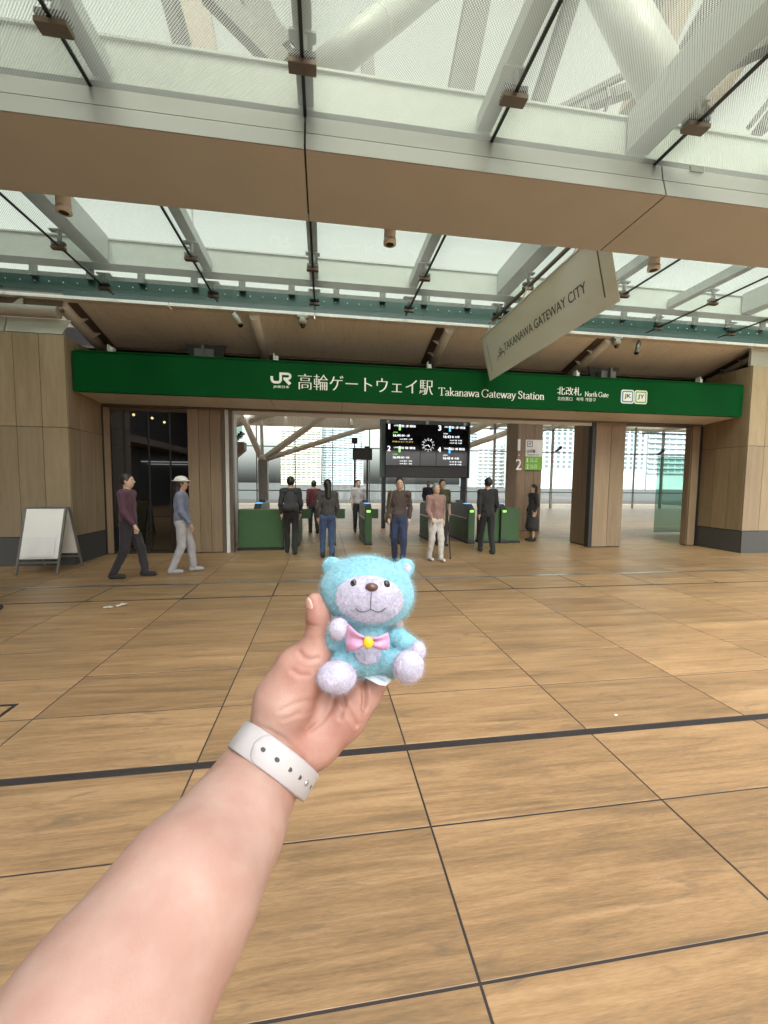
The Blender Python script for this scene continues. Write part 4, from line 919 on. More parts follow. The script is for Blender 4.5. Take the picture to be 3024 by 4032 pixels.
# ------------------------------------------------------------------ passers-by in front of and behind the gate
SK = [pbsdf('skin_%s' % n, c, .5, var=.06, scale=20) for n, c in (('light', (.55,.37,.27)), ('tan', (.45,.29,.20)))]
CLOTH = {}
def cloth(c):
    if c not in CLOTH: CLOTH[c] = pbsdf('cloth', c, .85, var=.25, scale=9, bump=.15, bscale=60, sheen=.2)
    return CLOTH[c]
HAIRM = {}
def hairm(c):
    if c not in HAIRM: HAIRM[c] = pbsdf('hair', c, .45, var=.3, scale=40, stretch=(6,6,.6))
    return HAIRM[c]
def person(label, x, y, yaw, H, top, bottom, hair=(.015,.012,.010), shoe=(.02,.02,.02), stride=.0, skirt=False, sleeve=1.0, longhair=False, bag=None, hat=None, arm=(0,0), group='people at the station gate', skin=0):
    t = thing('person', label, 'person', (x, y, 0), group)
    cs, sn = math.cos(yaw), math.sin(yaw)
    def T(p): return (x + p[0]*cs - p[1]*sn, y + p[0]*sn + p[1]*cs, p[2])      # local: x right, y forward
    f = H / 1.68; S = lambda v: v * f
    hip = [(-.085*f, 0, .86*f), (.085*f, 0, .86*f)]
    ank = [(-.085*f, stride*f, .085*f), (.085*f, -stride*f, .085*f)]
    kne = [(-.09*f, (stride*.5+.04)*f, .48*f), (.09*f, (-stride*.35+.05)*f, .48*f)]
    sho = [(-.165*f, 0, 1.36*f), (.165*f, 0, 1.36*f)]
    def armpts(i):
        s = -1 if i == 0 else 1; sw = -stride * (1 if i == 0 else -1) * .6 + arm[i]
        el = (s*.215*f, (sw*.45-.03)*f, 1.09*f); wr = (s*.20*f, (sw+.06)*f, (.87 + abs(arm[i])*.55)*f); return sho[i], el, wr
    lo = np.array([x-.62*f, y-.62*f, -.01]); hi = np.array([x+.62*f, y+.62*f, 1.76*f])
    b = SDF(lo, hi, .014)
    hd = np.array((0, .015*f, 1.565*f))
    Rm = np.array(((cs, -sn, 0), (sn, cs, 0), (0, 0, 1)))
    def E(c, r, k=.02, sub=False): b.ell(T(c), np.array(r)*f, k, Rm.T, sub)
    E(hd, (.072,.090,.105)); E((0, .035*f, 1.50*f), (.052,.062,.055), .03)
    b.cap(T((0, .105*f, 1.565*f)), T((0, .118*f, 1.545*f)), .010*f, .014*f, .01)
    for s in (-1, 1): E((s*.073*f, .005*f, 1.56*f), (.012,.022,.032), .008); E((s*.030*f, .098*f, 1.585*f), (.014,.012,.009), .008, True)
    b.cap(T((0,-.01*f,1.38*f)), T((0,.01*f,1.52*f)), .052*f, .047*f, .03)
    E((0,0,1.20*f), (.135,.088,.22), .05); E((0,0,.93*f), (.140,.098,.14), .06); b.cap(T(sho[0]), T(sho[1]), .058*f, .058*f, .04)
    for i in (0,1):
        a_, e_, w_ = armpts(i); b.cap(T(a_), T(e_), .050*f, .038*f, .03); b.cap(T(e_), T(w_), .037*f, .026*f, .02)
        s = -1 if i == 0 else 1
        pm = (w_[0], w_[1]+.015*f, w_[2]-.05*f); b.cap(T(w_), T(pm), .024*f, .030*f, .012)
        for q in range(4): b.cap(T((pm[0]+.0, pm[1]+(-.025+.017*q)*f, pm[2]-.015*f)), T((pm[0]-s*.008*f, pm[1]+(-.022+.017*q)*f, pm[2]-.085*f)), .0095*f, .0085*f, .004)
        b.cap(T((pm[0], pm[1]+.025*f, pm[2]+.01*f)), T((pm[0]-s*.015*f, pm[1]+.05*f, pm[2]-.04*f)), .0105*f, .009*f, .006)
        b.cap(T(hip[i]), T(kne[i]), .078*f, .055*f, .04); b.cap(T(kne[i]), T(ank[i]), .054*f, .036*f, .02)
        b.cap(T((ank[i][0], ank[i][1]-.03*f, .045*f)), T((ank[i][0], ank[i][1]+.13*f, .035*f)), .035*f, .028*f, .02)
    quad_mesh('body', *b.surface(1), SK[skin], t)
    h2 = .016
    c = SDF(lo, hi, h2); c.ell(T((0,0,1.21*f)), np.array((.160,.112,.235))*f, .04, Rm.T); c.ell(T((0,0,.97*f)), np.array((.160,.118,.16))*f, .06, Rm.T); c.cap(T(sho[0]), T(sho[1]), .070*f, .070*f, .05)
    for i in (0,1):
        a_, e_, w_ = armpts(i); c.cap(T(a_), T(e_), .064*f, .052*f, .03)
        if sleeve > .6: wq = tuple(np.array(e_) + (np.array(w_) - np.array(e_)) * .88); c.cap(T(e_), T(wq), .051*f, .040*f, .02)
    quad_mesh('top', *folds(*c.surface(1), .008, int(abs(x)*100)), cloth(top), t)
    c = SDF(lo, hi, h2)
    if skirt:
        c.cap(T((0,0,.95*f)), T((0,0,.45*f)), .12*f, .20*f, .03)
    else:
        c.ell(T((0,0,.90*f)), np.array((.155,.115,.13))*f, .04, Rm.T)
        for i in (0,1): c.cap(T(hip[i]), T(kne[i]), .092*f, .072*f, .03); c.cap(T(kne[i]), T((ank[i][0], ank[i][1], .10*f)), .071*f, .058*f, .02)
    quad_mesh('skirt' if skirt else 'trousers', *folds(*c.surface(1), .007, int(abs(y)*100)), cloth(bottom), t)
    for i in (0,1):
        c = SDF(np.array(T((ank[i][0], ank[i][1]+.05*f, .06*f)))-.22, np.array(T((ank[i][0], ank[i][1]+.05*f, .06*f)))+.22, .010)
        a, e = (ank[i][0], ank[i][1]-.035*f, .050*f), (ank[i][0], ank[i][1]+.14*f, .040*f); c.cap(T(a), T(e), .046*f, .037*f, .02); c.cap(T(a), T((ank[i][0], ank[i][1]-.02*f, .10*f)), .044*f, .045*f, .02)
        V, Q = c.surface(1); V[:, 2] = np.maximum(V[:, 2], .004); quad_mesh('shoe', V, Q, cloth(shoe), t)
    c = SDF(lo, hi, .013); c.ell(T((0,-.008*f,1.585*f)), np.array((.084,.098,.108))*f, .02, Rm.T); c.ell(T((0,.10*f,1.525*f)), np.array((.075,.075,.085))*f, .015, Rm.T, True)
    if longhair: c.cap(T((0,-.055*f,1.58*f)), T((0,-.075*f,1.30*f)), .075*f, .06*f, .03)
    quad_mesh('hair', *c.surface(1), hairm(hair), t)
    ey = MB()
    for s in (-1, 1): ey.sphere(T((s*.030*f, .088*f, 1.583*f)), .011*f, 8, 6)
    ey.build('eyes', M['lens'], t); MB().bar(T((-.022*f, .093*f, 1.512*f)), T((.022*f, .093*f, 1.512*f)), .008*f, .007*f).build('mouth', SK[1], t)
    if hat: 
        c = SDF(lo, hi, .012); c.ell(T((0,0,1.635*f)), np.array((.096,.108,.07))*f, .015, Rm.T); c.ell(T((0,.0,1.615*f)), np.array((.15,.16,.014))*f, .02, Rm.T); quad_mesh('hat', *c.surface(1), cloth(hat), t)
    if bag:
        q = thing('shoulder_bag' if bag[0] == 's' else 'backpack', bag[1], 'bag', T((0, -.17*f, 1.1*f)))
        if bag[0] == 'b':
            c = SDF(lo, hi, .014); c.ell(T((0,-.185*f,1.16*f)), np.array((.135,.085,.20))*f, .03, Rm.T); c.cap(T((-.09*f,-.20*f,1.03*f)), T((.09*f,-.20*f,1.03*f)), .085*f, .085*f, .04); quad_mesh('pack', *c.surface(1), cloth(bag[2]), q)
            for s in (-1, 1): MB().tube([T((s*.10*f,-.12*f,1.34*f)), T((s*.11*f,.02*f,1.43*f)), T((s*.10*f,.125*f,1.30*f)), T((s*.12*f,.06*f,1.10*f)), T((s*.11*f,-.12*f,1.03*f))], .014*f, 6).build('strap', cloth(bag[2]), q)
        else:
            c = SDF(lo, hi, .014); c.ell(T((.225*f,-.02*f,.90*f)), np.array((.055,.15,.13))*f, .03, Rm.T); quad_mesh('pouch', *c.surface(1), cloth(bag[2]), q)
            MB().tube([T((.22*f,-.12*f,.98*f)), T((.17*f,-.09*f,1.40*f)), T((.14*f,.06*f,1.42*f)), T((.22*f,.10*f,.98*f))], .009*f, 6).build('strap', cloth(bag[2]), q)
    return t
PI = math.pi
person('person cut by the left edge in a pink skirt and dark jacket', -4.12, 5.35, -PI/2+.3, 1.62, (.035,.030,.035), (.42,.30,.28), stride=.12, skirt=True, longhair=True)
person('person in a plum jacket and dark trousers walking past the shop window', -3.15, 7.15, -PI/2, 1.70, (.085,.035,.055), (.030,.026,.030), stride=.20)
person('person in a grey-blue jacket, pale trousers and a white hat near the shop window', -2.42, 7.45, -PI/2+.2, 1.66, (.16,.18,.26), (.42,.41,.42), shoe=(.35,.34,.34), stride=.16, hat=(.62,.60,.57), longhair=True, skin=1)
person('person in black with a grey backpack walking in through the gate, left of centre', -.72, 9.25, .05, 1.72, (.030,.030,.034), (.020,.020,.022), stride=.14, bag=('b', 'dark grey backpack on the person in black at the gate', (.05,.05,.055)))
person('person in a charcoal top and blue jeans standing near the middle of the gate', .08, 8.6, .2, 1.66, (.055,.050,.052), (.045,.075,.16), stride=.08, longhair=True)
person('person in a brown coat and navy jeans hidden behind the plush toy', 1.50, 8.0, PI-.2, 1.70, (.070,.052,.045), (.030,.045,.10), stride=.10, bag=('s', 'small tan shoulder bag on the person behind the plush toy', (.20,.13,.08)))
pw = person('person in white trousers and a dusty pink top walking with a cane', 2.28, 8.1, PI+.25, 1.60, (.28,.17,.15), (.60,.58,.55), hair=(.22,.21,.20), shoe=(.55,.54,.52), stride=.10, arm=(0, .10))
person('person in a black suit heading into the gate under the departure board', 3.75, 8.95, -.1, 1.74, (.022,.022,.025), (.022,.022,.025), stride=.18)
person('person in an olive shirt standing in front of the ticket gates on the right', 3.0, 10.1, PI+.1, 1.70, (.07,.085,.045), (.035,.033,.030), stride=.04, sleeve=.3)
person('person in a dark grey dress at the right-hand pillar', 5.85, 10.75, PI/2, 1.60, (.045,.043,.045), (.045,.043,.045), skirt=True, longhair=True)
person('person in a white shirt beyond the ticket gates under the board', 1.1, 13.1, PI, 1.70, (.50,.50,.50), (.030,.032,.04), stride=.1, sleeve=.3)
person('person in a maroon sweater beyond the ticket gates left of the board', -.3, 12.9, .3, 1.65, (.13,.03,.04), (.04,.04,.045), stride=.1)
person('person in a navy jacket far inside the concourse', 4.3, 16.5, PI, 1.70, (.03,.04,.08), (.06,.06,.065), stride=.15)
cn_ = thing('walking_cane', 'thin black walking cane beside the person in white trousers', 'cane', (2.66, 8.25, 0))
MB().tube([(2.66,8.25,.012), (2.58,8.19,.76), (2.575,8.185,.80), (2.55,8.16,.82), (2.50,8.13,.81)], .011, 8).build('shaft', M['black'], cn_); MB().tube([(2.66,8.25,.002),(2.658,8.249,.04)], .016, 8).build('rubber_tip', M['black'], cn_)

# A-frame board by the left pier
af = thing('a_frame_board', 'white A-frame notice board standing before the left pier', 'sign board', (-4.75, 7.85, 0))
for s in (-1, 1):
    b = MB()
    for q in (0, 1):
        x0 = -5.05 + q*.62; b.bar((x0, 7.85+s*.36, .01), (x0, 7.85+s*.04, 1.12), .03, .03)
    b.bar((-5.05, 7.85+s*.04, 1.11), (-4.43, 7.85+s*.04, 1.11), .03, .03); b.bar((-5.05, 7.85+s*.30, .2), (-4.43, 7.85+s*.30, .2), .025, .025); b.build('frame', M['greymetal'], af)
    MB().poly([(-5.03,7.85+s*.292,.26),(-4.45,7.85+s*.292,.26),(-4.45,7.85+s*.055,1.09),(-5.03,7.85+s*.055,1.09)], (0,s,0), .008).build('board_face', M['signwhite'], af)
MB().poly([(-4.98,7.535,.30),(-4.50,7.535,.30),(-4.50,7.44+.19,.62),(-4.98,7.63,.62)], (0,-1,0), .004).build('notice', M['cream'], af)

# ticket gates and green barrier boxes
M['gatedark'] = pbsdf('gate_dark', (.045,.048,.048), .35, var=.05); M['gategreen'] = pbsdf('gate_green', (.040,.105,.035), .5, var=.1)
def gate(x, lab):
    t = thing('ticket_gate', lab, 'ticket gate', (x, 11.2, 0), 'ticket gates across the concourse')
    b = MB(); b.poly([(x-.09,10.35,.04),(x-.09,12.05,.04),(x-.09,12.05,.98),(x-.09,11.9,1.05),(x-.09,10.6,1.05),(x-.09,10.35,.90)], (1,0,0), .18); b.build('cabinet', M['gatedark'], t, bevel=.012)
    MB().box(x-.098, x+.098, 10.5, 11.95, .14, .62).build('side_panel', M['gategreen'], t); MB().box(x-.085, x+.085, 10.338, 10.349, .12, .80).build('front_panel', M['gategreen'], t)
    MB().box(x-.075, x+.075, 10.62, 10.82, 1.052, 1.066).build('card_reader', M['led' if False else 'ledb'], t); MB().box(x-.1, x+.1, 10.34, 12.06, 0, .04).build('base', M['black'], t)
    MB().box(x-.05, x+.05, 10.335, 10.342, .84, .90).build('lane_light', M['ledg'], t); MB().box(x-.07, x+.07, 11.3, 11.5, 1.051, 1.13).build('display_hood', M['gatedark'], t); MB().box(x-.099, x+.099, 10.5, 11.95, .66, .69).build('light_strip', M['signwhite'], t)
    MB().box(x+.10, x+.36, 11.15, 11.17, .62, .88).build('flap', M['gategreen'], t)
gl_ = ['ticket gate nearest the left wood pillar', 'second ticket gate from the left, behind the person in black', 'ticket gate behind the person in blue jeans', 'ticket gate left of the plush toy\'s head', 'ticket gate behind the person with the cane', 'ticket gate below the clock side of the board', 'ticket gate behind the person in the black suit', 'ticket gate closest to the pillar with the line sign']
for i, l in enumerate(gl_): gate(-1.62 + .92*i, l)
gbx = thing('green_barrier', 'low dark green barrier box at the foot of the gate, left of centre', 'barrier', (-1.45, 9.95, 0))
MB().box(-1.95, -.95, 9.8, 10.1, .05, .95).build('panel', M['gategreen'], gbx, bevel=.01); MB().box(-1.98, -.92, 9.76, 10.14, 0, .05).build('base', M['black'], gbx)
gby = thing('green_barrier', 'low dark green barrier box right of the cane walker', 'barrier', (4.75, 10.6, 0))
MB().box(4.2, 5.3, 10.45, 10.75, .05, .95).build('panel', M['gategreen'], gby, bevel=.01); MB().box(4.17, 5.33, 10.41, 10.79, 0, .05).build('base', M['black'], gby)

# litter on the tiles
def scrap(name, lab, x, y, sc, mat, seed):
    rnd = random.Random(seed); n = 9; vs = []; fs = []
    for i in range(n):
        a = 2*PI*i/n; r = sc*(.7+.5*rnd.random()); vs.append((x+r*math.cos(a)*1.4, y+r*math.sin(a), .004+sc*.35*rnd.random()))
    vs.append((x, y, sc*.35)); m0 = MB().add(vs, [(i, (i+1) % n, n) for i in range(n)], True); m0.add([(v[0],v[1],v[2]-.002) for v in vs], [((i+1) % n, i, n) for i in range(n)], True)
    o = m0.build(name, mat); tag(o, lab, 'litter'); return o
scrap('paper_scrap', 'crumpled white paper scrap on the tiles at left', -2.53, 5.53, .055, M['signwhite'], 1)
scrap('paper_scrap', 'smaller torn paper piece beside the crumpled scrap', -2.66, 5.44, .042, M['signwhite'], 2)
scrap('paper_bit', 'tiny white bit lying on the tiles above the slot drain', 1.994, 2.441, .009, M['signwhite'], 3)
scrap('dry_leaf', 'tiny brown leaf bit on the front tile at lower right', 1.02, .86, .008, M['brownclad'], 5)

# ------------------------------------------------------------------ the photographer's arm and hand
def skinmat():
    m, nt, N, L = nmat('arm_skin'); out = N('OutputMaterial'); b = N('BsdfPrincipled'); L(b.outputs[0], out.inputs['Surface'])
    at = N('Attribute'); at.attribute_name = 'flush'; tc = N('TexCoord')
    def noise(sc, det): n = N('TexNoise'); n.inputs['Scale'].default_value = sc; n.inputs['Detail'].default_value = det; L(tc.outputs['Object'], n.inputs['Vector']); return n.outputs['Fac']
    a, c = noise(38, 5), noise(160, 3)
    cr = N('ValToRGB'); e = cr.color_ramp.elements; e[0].position = .35; e[0].color = (.395,.235,.188,1); e[1].position = .68; e[1].color = (.445,.300,.246,1); L(a, cr.inputs[0])
    cr2 = N('ValToRGB'); e = cr2.color_ramp.elements; e[0].position = .35; e[0].color = (.35,.165,.125,1); e[1].position = .70; e[1].color = (.43,.245,.195,1); L(a, cr2.inputs[0])
    mx = N('Mix'); mx.data_type = 'RGBA'; L(at.outputs['Fac'], mx.inputs['Factor']); L(cr.outputs[0], mx.inputs['A']); L(cr2.outputs[0], mx.inputs['B']); L(mx.outputs['Result'], b.inputs['Base Color'])
    b.inputs['Roughness'].default_value = .52; b.inputs['Specular IOR Level'].default_value = .35
    b.inputs['Subsurface Weight'].default_value = .22; b.inputs['Subsurface Radius'].default_value = (1, .32, .18); b.inputs['Subsurface Scale'].default_value = .004
    vo = N('TexVoronoi'); vo.inputs['Scale'].default_value = 700; L(tc.outputs['Object'], vo.inputs['Vector'])
    ad = N('Math'); ad.operation = 'ADD'; L(c, ad.inputs[0]); L(vo.outputs['Distance'], ad.inputs[1])
    bp = N('Bump'); bp.inputs['Strength'].default_value = .12; bp.inputs['Distance'].default_value = .0010; L(ad.outputs[0], bp.inputs['Height']); L(bp.outputs[0], b.inputs['Normal'])
    return m
ARM = [[[-0.12955, 0.17142, 1.29353, 0.0495], [-0.11208, 0.21487, 1.29976, 0.0476], [-0.08838, 0.26005, 1.31506, 0.0434], [-0.0707, 0.30624, 1.31755, 0.0372], [-0.05854, 0.3472, 1.32051, 0.0326], [-0.04098, 0.36418, 1.33965, 0.029]], [[-0.03264, 0.35859, 1.3355, 0.0235], [-0.0081, 0.36965, 1.34294, 0.0235], [0.01806, 0.37506, 1.35992, 0.0205], [0.03554, 0.38147, 1.37278, 0.0165]], [[-0.04567, 0.35776, 1.3538, 0.0215], [-0.03486, 0.36236, 1.38441, 0.0245], [-0.02159, 0.36722, 1.40956, 0.0205], [-0.01017, 0.3674, 1.42194, 0.0155]], [[-0.03388, 0.37355, 1.34387, 0.0225], [0.00382, 0.3889, 1.38257, 0.019]], [[-0.03202, 0.37977, 1.34977, 0.0185], [0.00396, 0.40296, 1.40976, 0.0155]], [[-0.02755, 0.38299, 1.34743, 0.0185], [0.01941, 0.40585, 1.39707, 0.015]], [[-0.02274, 0.38194, 1.34262, 0.0185], [0.03334, 0.40082, 1.38392, 0.0145]], [[-0.01784, 0.37893, 1.33906, 0.019], [0.04417, 0.39236, 1.37292, 0.0135]]]
FING = [[[-0.0088, 0.36712, 1.42079, 0.016], [-0.00419, 0.36852, 1.45045, 0.0099], [-0.00531, 0.36838, 1.46048, 0.0095], [-0.00759, 0.36959, 1.47291, 0.0076]], [[0.00396, 0.40296, 1.40976, 0.0118], [0.02441, 0.42819, 1.43712, 0.0103], [0.04561, 0.43671, 1.459, 0.0092], [0.0591, 0.43349, 1.47072, 0.008]], [[0.01941, 0.40585, 1.39707, 0.0118], [0.04632, 0.42775, 1.4196, 0.0104], [0.07034, 0.4307, 1.42596, 0.0092], [0.07753, 0.42366, 1.42756, 0.0082]], [[0.03334, 0.40082, 1.38392, 0.0112], [0.05933, 0.42035, 1.3995, 0.01], [0.07379, 0.42508, 1.41089, 0.0088], [0.07682, 0.41909, 1.41865, 0.0078]], [[0.04476, 0.38626, 1.37398, 0.0118], [0.05374, 0.3918, 1.38519, 0.0108], [0.06569, 0.40283, 1.39445, 0.0088], [0.0701, 0.40273, 1.40233, 0.0075]]]
CREASE = [[1.6, [0.01268, 0.35963, 1.38849], [0.01769, 0.3584, 1.38164], [0.02407, 0.35673, 1.37134], [0.02977, 0.35515, 1.36105]], [4.5, [0.03413, 0.35726, 1.4002], [0.03641, 0.35635, 1.39217], [0.03731, 0.35565, 1.38413], [0.03708, 0.35512, 1.37607]], [1, [0.01086, 0.36046, 1.39653], [0.00948, 0.35986, 1.38501], [0.00536, 0.35966, 1.37346], [-0.00286, 0.36015, 1.36303], [-0.01199, 0.36101, 1.35604]], [1, [0.0161, 0.35944, 1.39313], [0.0186, 0.35842, 1.38395], [0.01769, 0.35799, 1.37588], [0.01449, 0.3579, 1.3678]], [0.7, [-0.01397, 0.36805, 1.45197], [-0.00964, 0.36728, 1.45017], [-0.00508, 0.36661, 1.45022]], [0.6, [-0.0142, 0.3678, 1.44783], [-0.00919, 0.36692, 1.44603], [-0.00554, 0.36642, 1.44653]], [0.8, [-0.02152, 0.36736, 1.42613], [-0.0181, 0.36653, 1.42156], [-0.01194, 0.36549, 1.41978], [-0.00555, 0.36464, 1.42122]], [0.6, [-0.02838, 0.36724, 1.40995], [-0.02154, 0.36594, 1.40588], [-0.01355, 0.36472, 1.40549]], [0.5, [-0.03981, 0.36635, 1.37303], [-0.0284, 0.36506, 1.37889], [-0.01699, 0.36362, 1.38245], [-0.00672, 0.36226, 1.38485]], [0.5, [-0.03525, 0.36519, 1.36617], [-0.02384, 0.36379, 1.37042], [-0.01129, 0.36212, 1.3733]], [0.6, [-0.06081, 0.36865, 1.36132], [-0.04895, 0.36654, 1.35637], [-0.03755, 0.36431, 1.34889], [-0.02615, 0.3619, 1.33865], [-0.01817, 0.36007, 1.32952]]]
PALM = [[0.01319, 0.37412, 1.37953], [0.00353, 0.35912, 1.36194], [-0.01239, 0.36649, 1.43312], [0.03982, 0.3754, 1.38203], [-0.00789, 0.35936, 1.34112]]
NAIL = {'c': [-0.01218, 0.36372, 1.47338], 't': [-0.01087, 0.36561, 1.48138], 's': [-0.0156, 0.37068, 1.47145]}
WR = {'c': [-0.05216, 0.35568, 1.33203], 'a': [-0.04056, 0.36701, 1.34475], 'l': [-0.08216, 0.3614, 1.3499], 'hand': [-0.03982, 0.36623, 1.34253]}
allp = np.array([q[:3] for ch in ARM + FING for q in ch])
allr = np.array([q[3] for ch in ARM + FING for q in ch])
sdf = SDF((allp - allr[:, None]).min(0) - .01, (allp + allr[:, None]).max(0) + .01, .00125)
for i, ch in enumerate(ARM): sdf.chain(ch, .012 if i else .02)
for i, ch in enumerate(FING): sdf.chain(ch, .0045 if i else .006)
V, Q = sdf.surface(2)
def on_skin(p, lo=.28, hi=.45):      # slide a point along the line of sight onto the skin
    o = np.array((0, 0, 1.58)); d = (np.array(p) - o) / .37
    for s in np.arange(lo, hi, .0006):
        ii = tuple(np.round((o + d*s - sdf.lo) / sdf.h).astype(int))
        if all(0 <= i < n for i, n in zip(ii, sdf.n)) and sdf.F[ii] < 0: return o + d*s
    return None
def vnormals(V, Q):
    N_ = np.zeros_like(V); a, b, c, d = (V[Q[:, i]] for i in range(4)); fn = np.cross(c - a, d - b)
    for i in range(4): np.add.at(N_, Q[:, i], fn)
    return N_ / np.maximum(np.linalg.norm(N_, axis=1, keepdims=True), 1e-9)
VN = vnormals(V, Q); cre = np.zeros(len(V))
for cz in CREASE:                      # skin folds pressed into the surface
    w = cz[0]; pts = [on_skin(q) for q in cz[1:]]; pts = [q for q in pts if q is not None]
    dm = np.full(len(V), 1.0)
    for a, b in zip(pts[:-1], pts[1:]):
        if np.linalg.norm(b - a) > .03: continue
        ab = b - a; t = np.clip(((V - a) @ ab) / (ab @ ab), 0, 1); dm = np.minimum(dm, np.linalg.norm(V - a - t[:, None]*ab, axis=1))
    g = np.exp(-(dm / (.0013 + .0006*w))**2); V = V - VN * (g * .0011 * w)[:, None]; V = V + VN * (np.exp(-((dm - .0042) / .002)**2) * .00035 * w)[:, None]
    cre = np.maximum(cre, g * min(1, .7*w + .2))
pe = thing('person', "photographer's bare left forearm and hand holding up a small plush toy", 'person', tuple(ARM[0][0][:3]))
armo = quad_mesh('forearm_and_hand', V, Q, skinmat(), pe)
dmin = np.min(np.stack([np.linalg.norm(V - np.array(c), axis=1) for c in PALM]), 0)
fl = np.clip(1 - (dmin - .028) / .040, 0, 1); fl = fl * fl * (3 - 2*fl) * .85
tipd = np.linalg.norm(V - np.array(FING[0][-1][:3]), axis=1); fl = np.maximum(fl, .75 * np.clip(1 - tipd/.03, 0, 1))
fl = np.maximum(fl, cre * .95)
at_ = armo.data.attributes.new('flush', 'FLOAT', 'POINT'); at_.data.foreach_set('value', fl.astype(np.float32))
# thumb nail
nc, nt_, ns = Vector(NAIL['c']), Vector(NAIL['t']), Vector(NAIL['s'])
ax_t = (Vector(FING[0][-1][:3]) - Vector(FING[0][-2][:3])).normalized(); view = (-CF - CR*.55).normalized(); nrm = (view - ax_t * view.dot(ax_t)).normalized(); ax_s = ax_t.cross(nrm)
view = (-CF*.72 - CR*.75).normalized(); nrm = (view - ax_t * view.dot(ax_t)).normalized(); ax_s = ax_t.cross(nrm)
ctr = Vector(FING[0][-1][:3]) - ax_t * .0035 + nrm * .0070
MB().sphere(ctr, (.0053, .0088, .0017), 18, 10, Matrix((ax_s, ax_t, nrm)).transposed()).build('thumbnail', pbsdf('nail', (.66,.40,.33), .25, var=.04, coat=.3), armo)

# ------------------------------------------------------------------ watch strap
wc, wa, wl_ = Vector(WR['c']), Vector(WR['a']), Vector(WR['l'])
axis = (wa - wc).normalized()
c0, c1 = Vector(ARM[0][-2][:3]), Vector(ARM[0][-1][:3]); axis = (c1 - c0).normalized(); wc = c0.lerp(c1, .68)
uu = (wl_ - wc); uu = (uu - axis * uu.dot(axis)).normalized(); vv = axis.cross(uu).normalized()
if vv.dot(-CF) < 0: vv = -vv
strapm = pbsdf('strap_fluoro', (.43,.41,.41), .62, var=.03, spec=.35, bump=.03, bscale=900)
ws = thing('watch_strap', 'pale grey rubber watch strap with a row of holes round the wrist', 'watch strap', tuple(wc))
def surf_r(ang):          # distance from the wrist axis to the skin in that direction
    d = uu * math.cos(ang) + vv * math.sin(ang); r = .02
    P = []
    for off in (-.010, -.004, .004, .010):
        o = wc + axis * off; r0 = .015
        for s in np.arange(.015, .06, .0006):
            q = o + d * s; ii = tuple(np.round((np.array(q) - sdf.lo) / sdf.h).astype(int))
            if any(i < 0 or i >= n for i, n in zip(ii, sdf.n)) or sdf.F[ii] > 0: break
            r0 = s
        P.append(r0)
    return max(P)
angs = [2*PI*k/72 for k in range(72)]; rr = np.array([surf_r(a) for a in angs])
for _ in range(6): rr = (np.roll(rr, 1) + rr * 2 + np.roll(rr, -1)) / 4
rr = np.maximum(rr, np.array([(rr[k-2] + rr[(k+2) % 72]) / 2 for k in range(72)])) + .0006
def rad(a):
    k = (a % (2*PI)) / (2*PI) * 72; i = int(k) % 72; t = k - int(k); return rr[i]*(1-t) + rr[(i+1) % 72]*t
def band(a0, a1, n, inner, outer, half, roundend=False, closed=False):
    mb = MB(); prof = []
    for k in range(n + 1):
        a = a0 + (a1 - a0) * k / n; d = uu * math.cos(a) + vv * math.sin(a); r = rad(a); h = half
        if roundend:
            s = abs(a - a0) * (r + outer); h = half * math.sqrt(max(0.0, 1 - max(0, 1 - s/half)**2)) if s < half else half; h = max(h, .0004)
        e = min(.0009, h*.5)
        for rad_, w in ((inner, -h), (outer-.0009, -h), (outer, -h+e), (outer, 0), (outer, h-e), (outer-.0009, h), (inner, h)):
            prof.append(wc + d * (r + rad_) + axis * w)
    m = 7
    fs = []
    for k in range(n):
        for j in range(m): j2 = (j+1) % m; fs.append((k*m+j, k*m+j2, (k+1)*m+j2, (k+1)*m+j))
    if not closed: fs += [tuple(range(m)), tuple(n*m+j for j in range(m))[::-1]]
    mb.add(prof, fs, True); return mb
o = band(0, 2*PI, 96, .0, .0022, .0118).build('strap_loop', strapm, ws); fix_normals(o.data)
# the free end overlaps from the palm side to the little-finger side
A0, A1 = R(62), R(185)
o = band(A0, A1, 60, .0023, .0043, .0112, roundend=True).build('strap_end', strapm, ws); fix_normals(o.data)
for i in range(6):
    a = A0 + (A1 - A0) * (.10 + .135 * i); d = uu * math.cos(a) + vv * math.sin(a); tg = axis.cross(d).normalized(); c = wc + d * (rad(a) + .00440)
    big = i == 4
    m0 = Matrix((tg, axis, d)).transposed()
    if big: MB().sphere(c, (.0024, .0024, .0013), 14, 8, m0).build('pin', M['steel'], ws)
    else:
        MB().add([c + m0 @ Vector((.0023*math.cos(t), .0017*math.sin(t), 0)) for t in [2*PI*k/14 for k in range(14)]], [tuple(range(14))]).build('hole', pbsdf('strap_hole', (.05,.048,.048), .7) if i == 0 else bpy.data.materials['strap_hole'], ws)

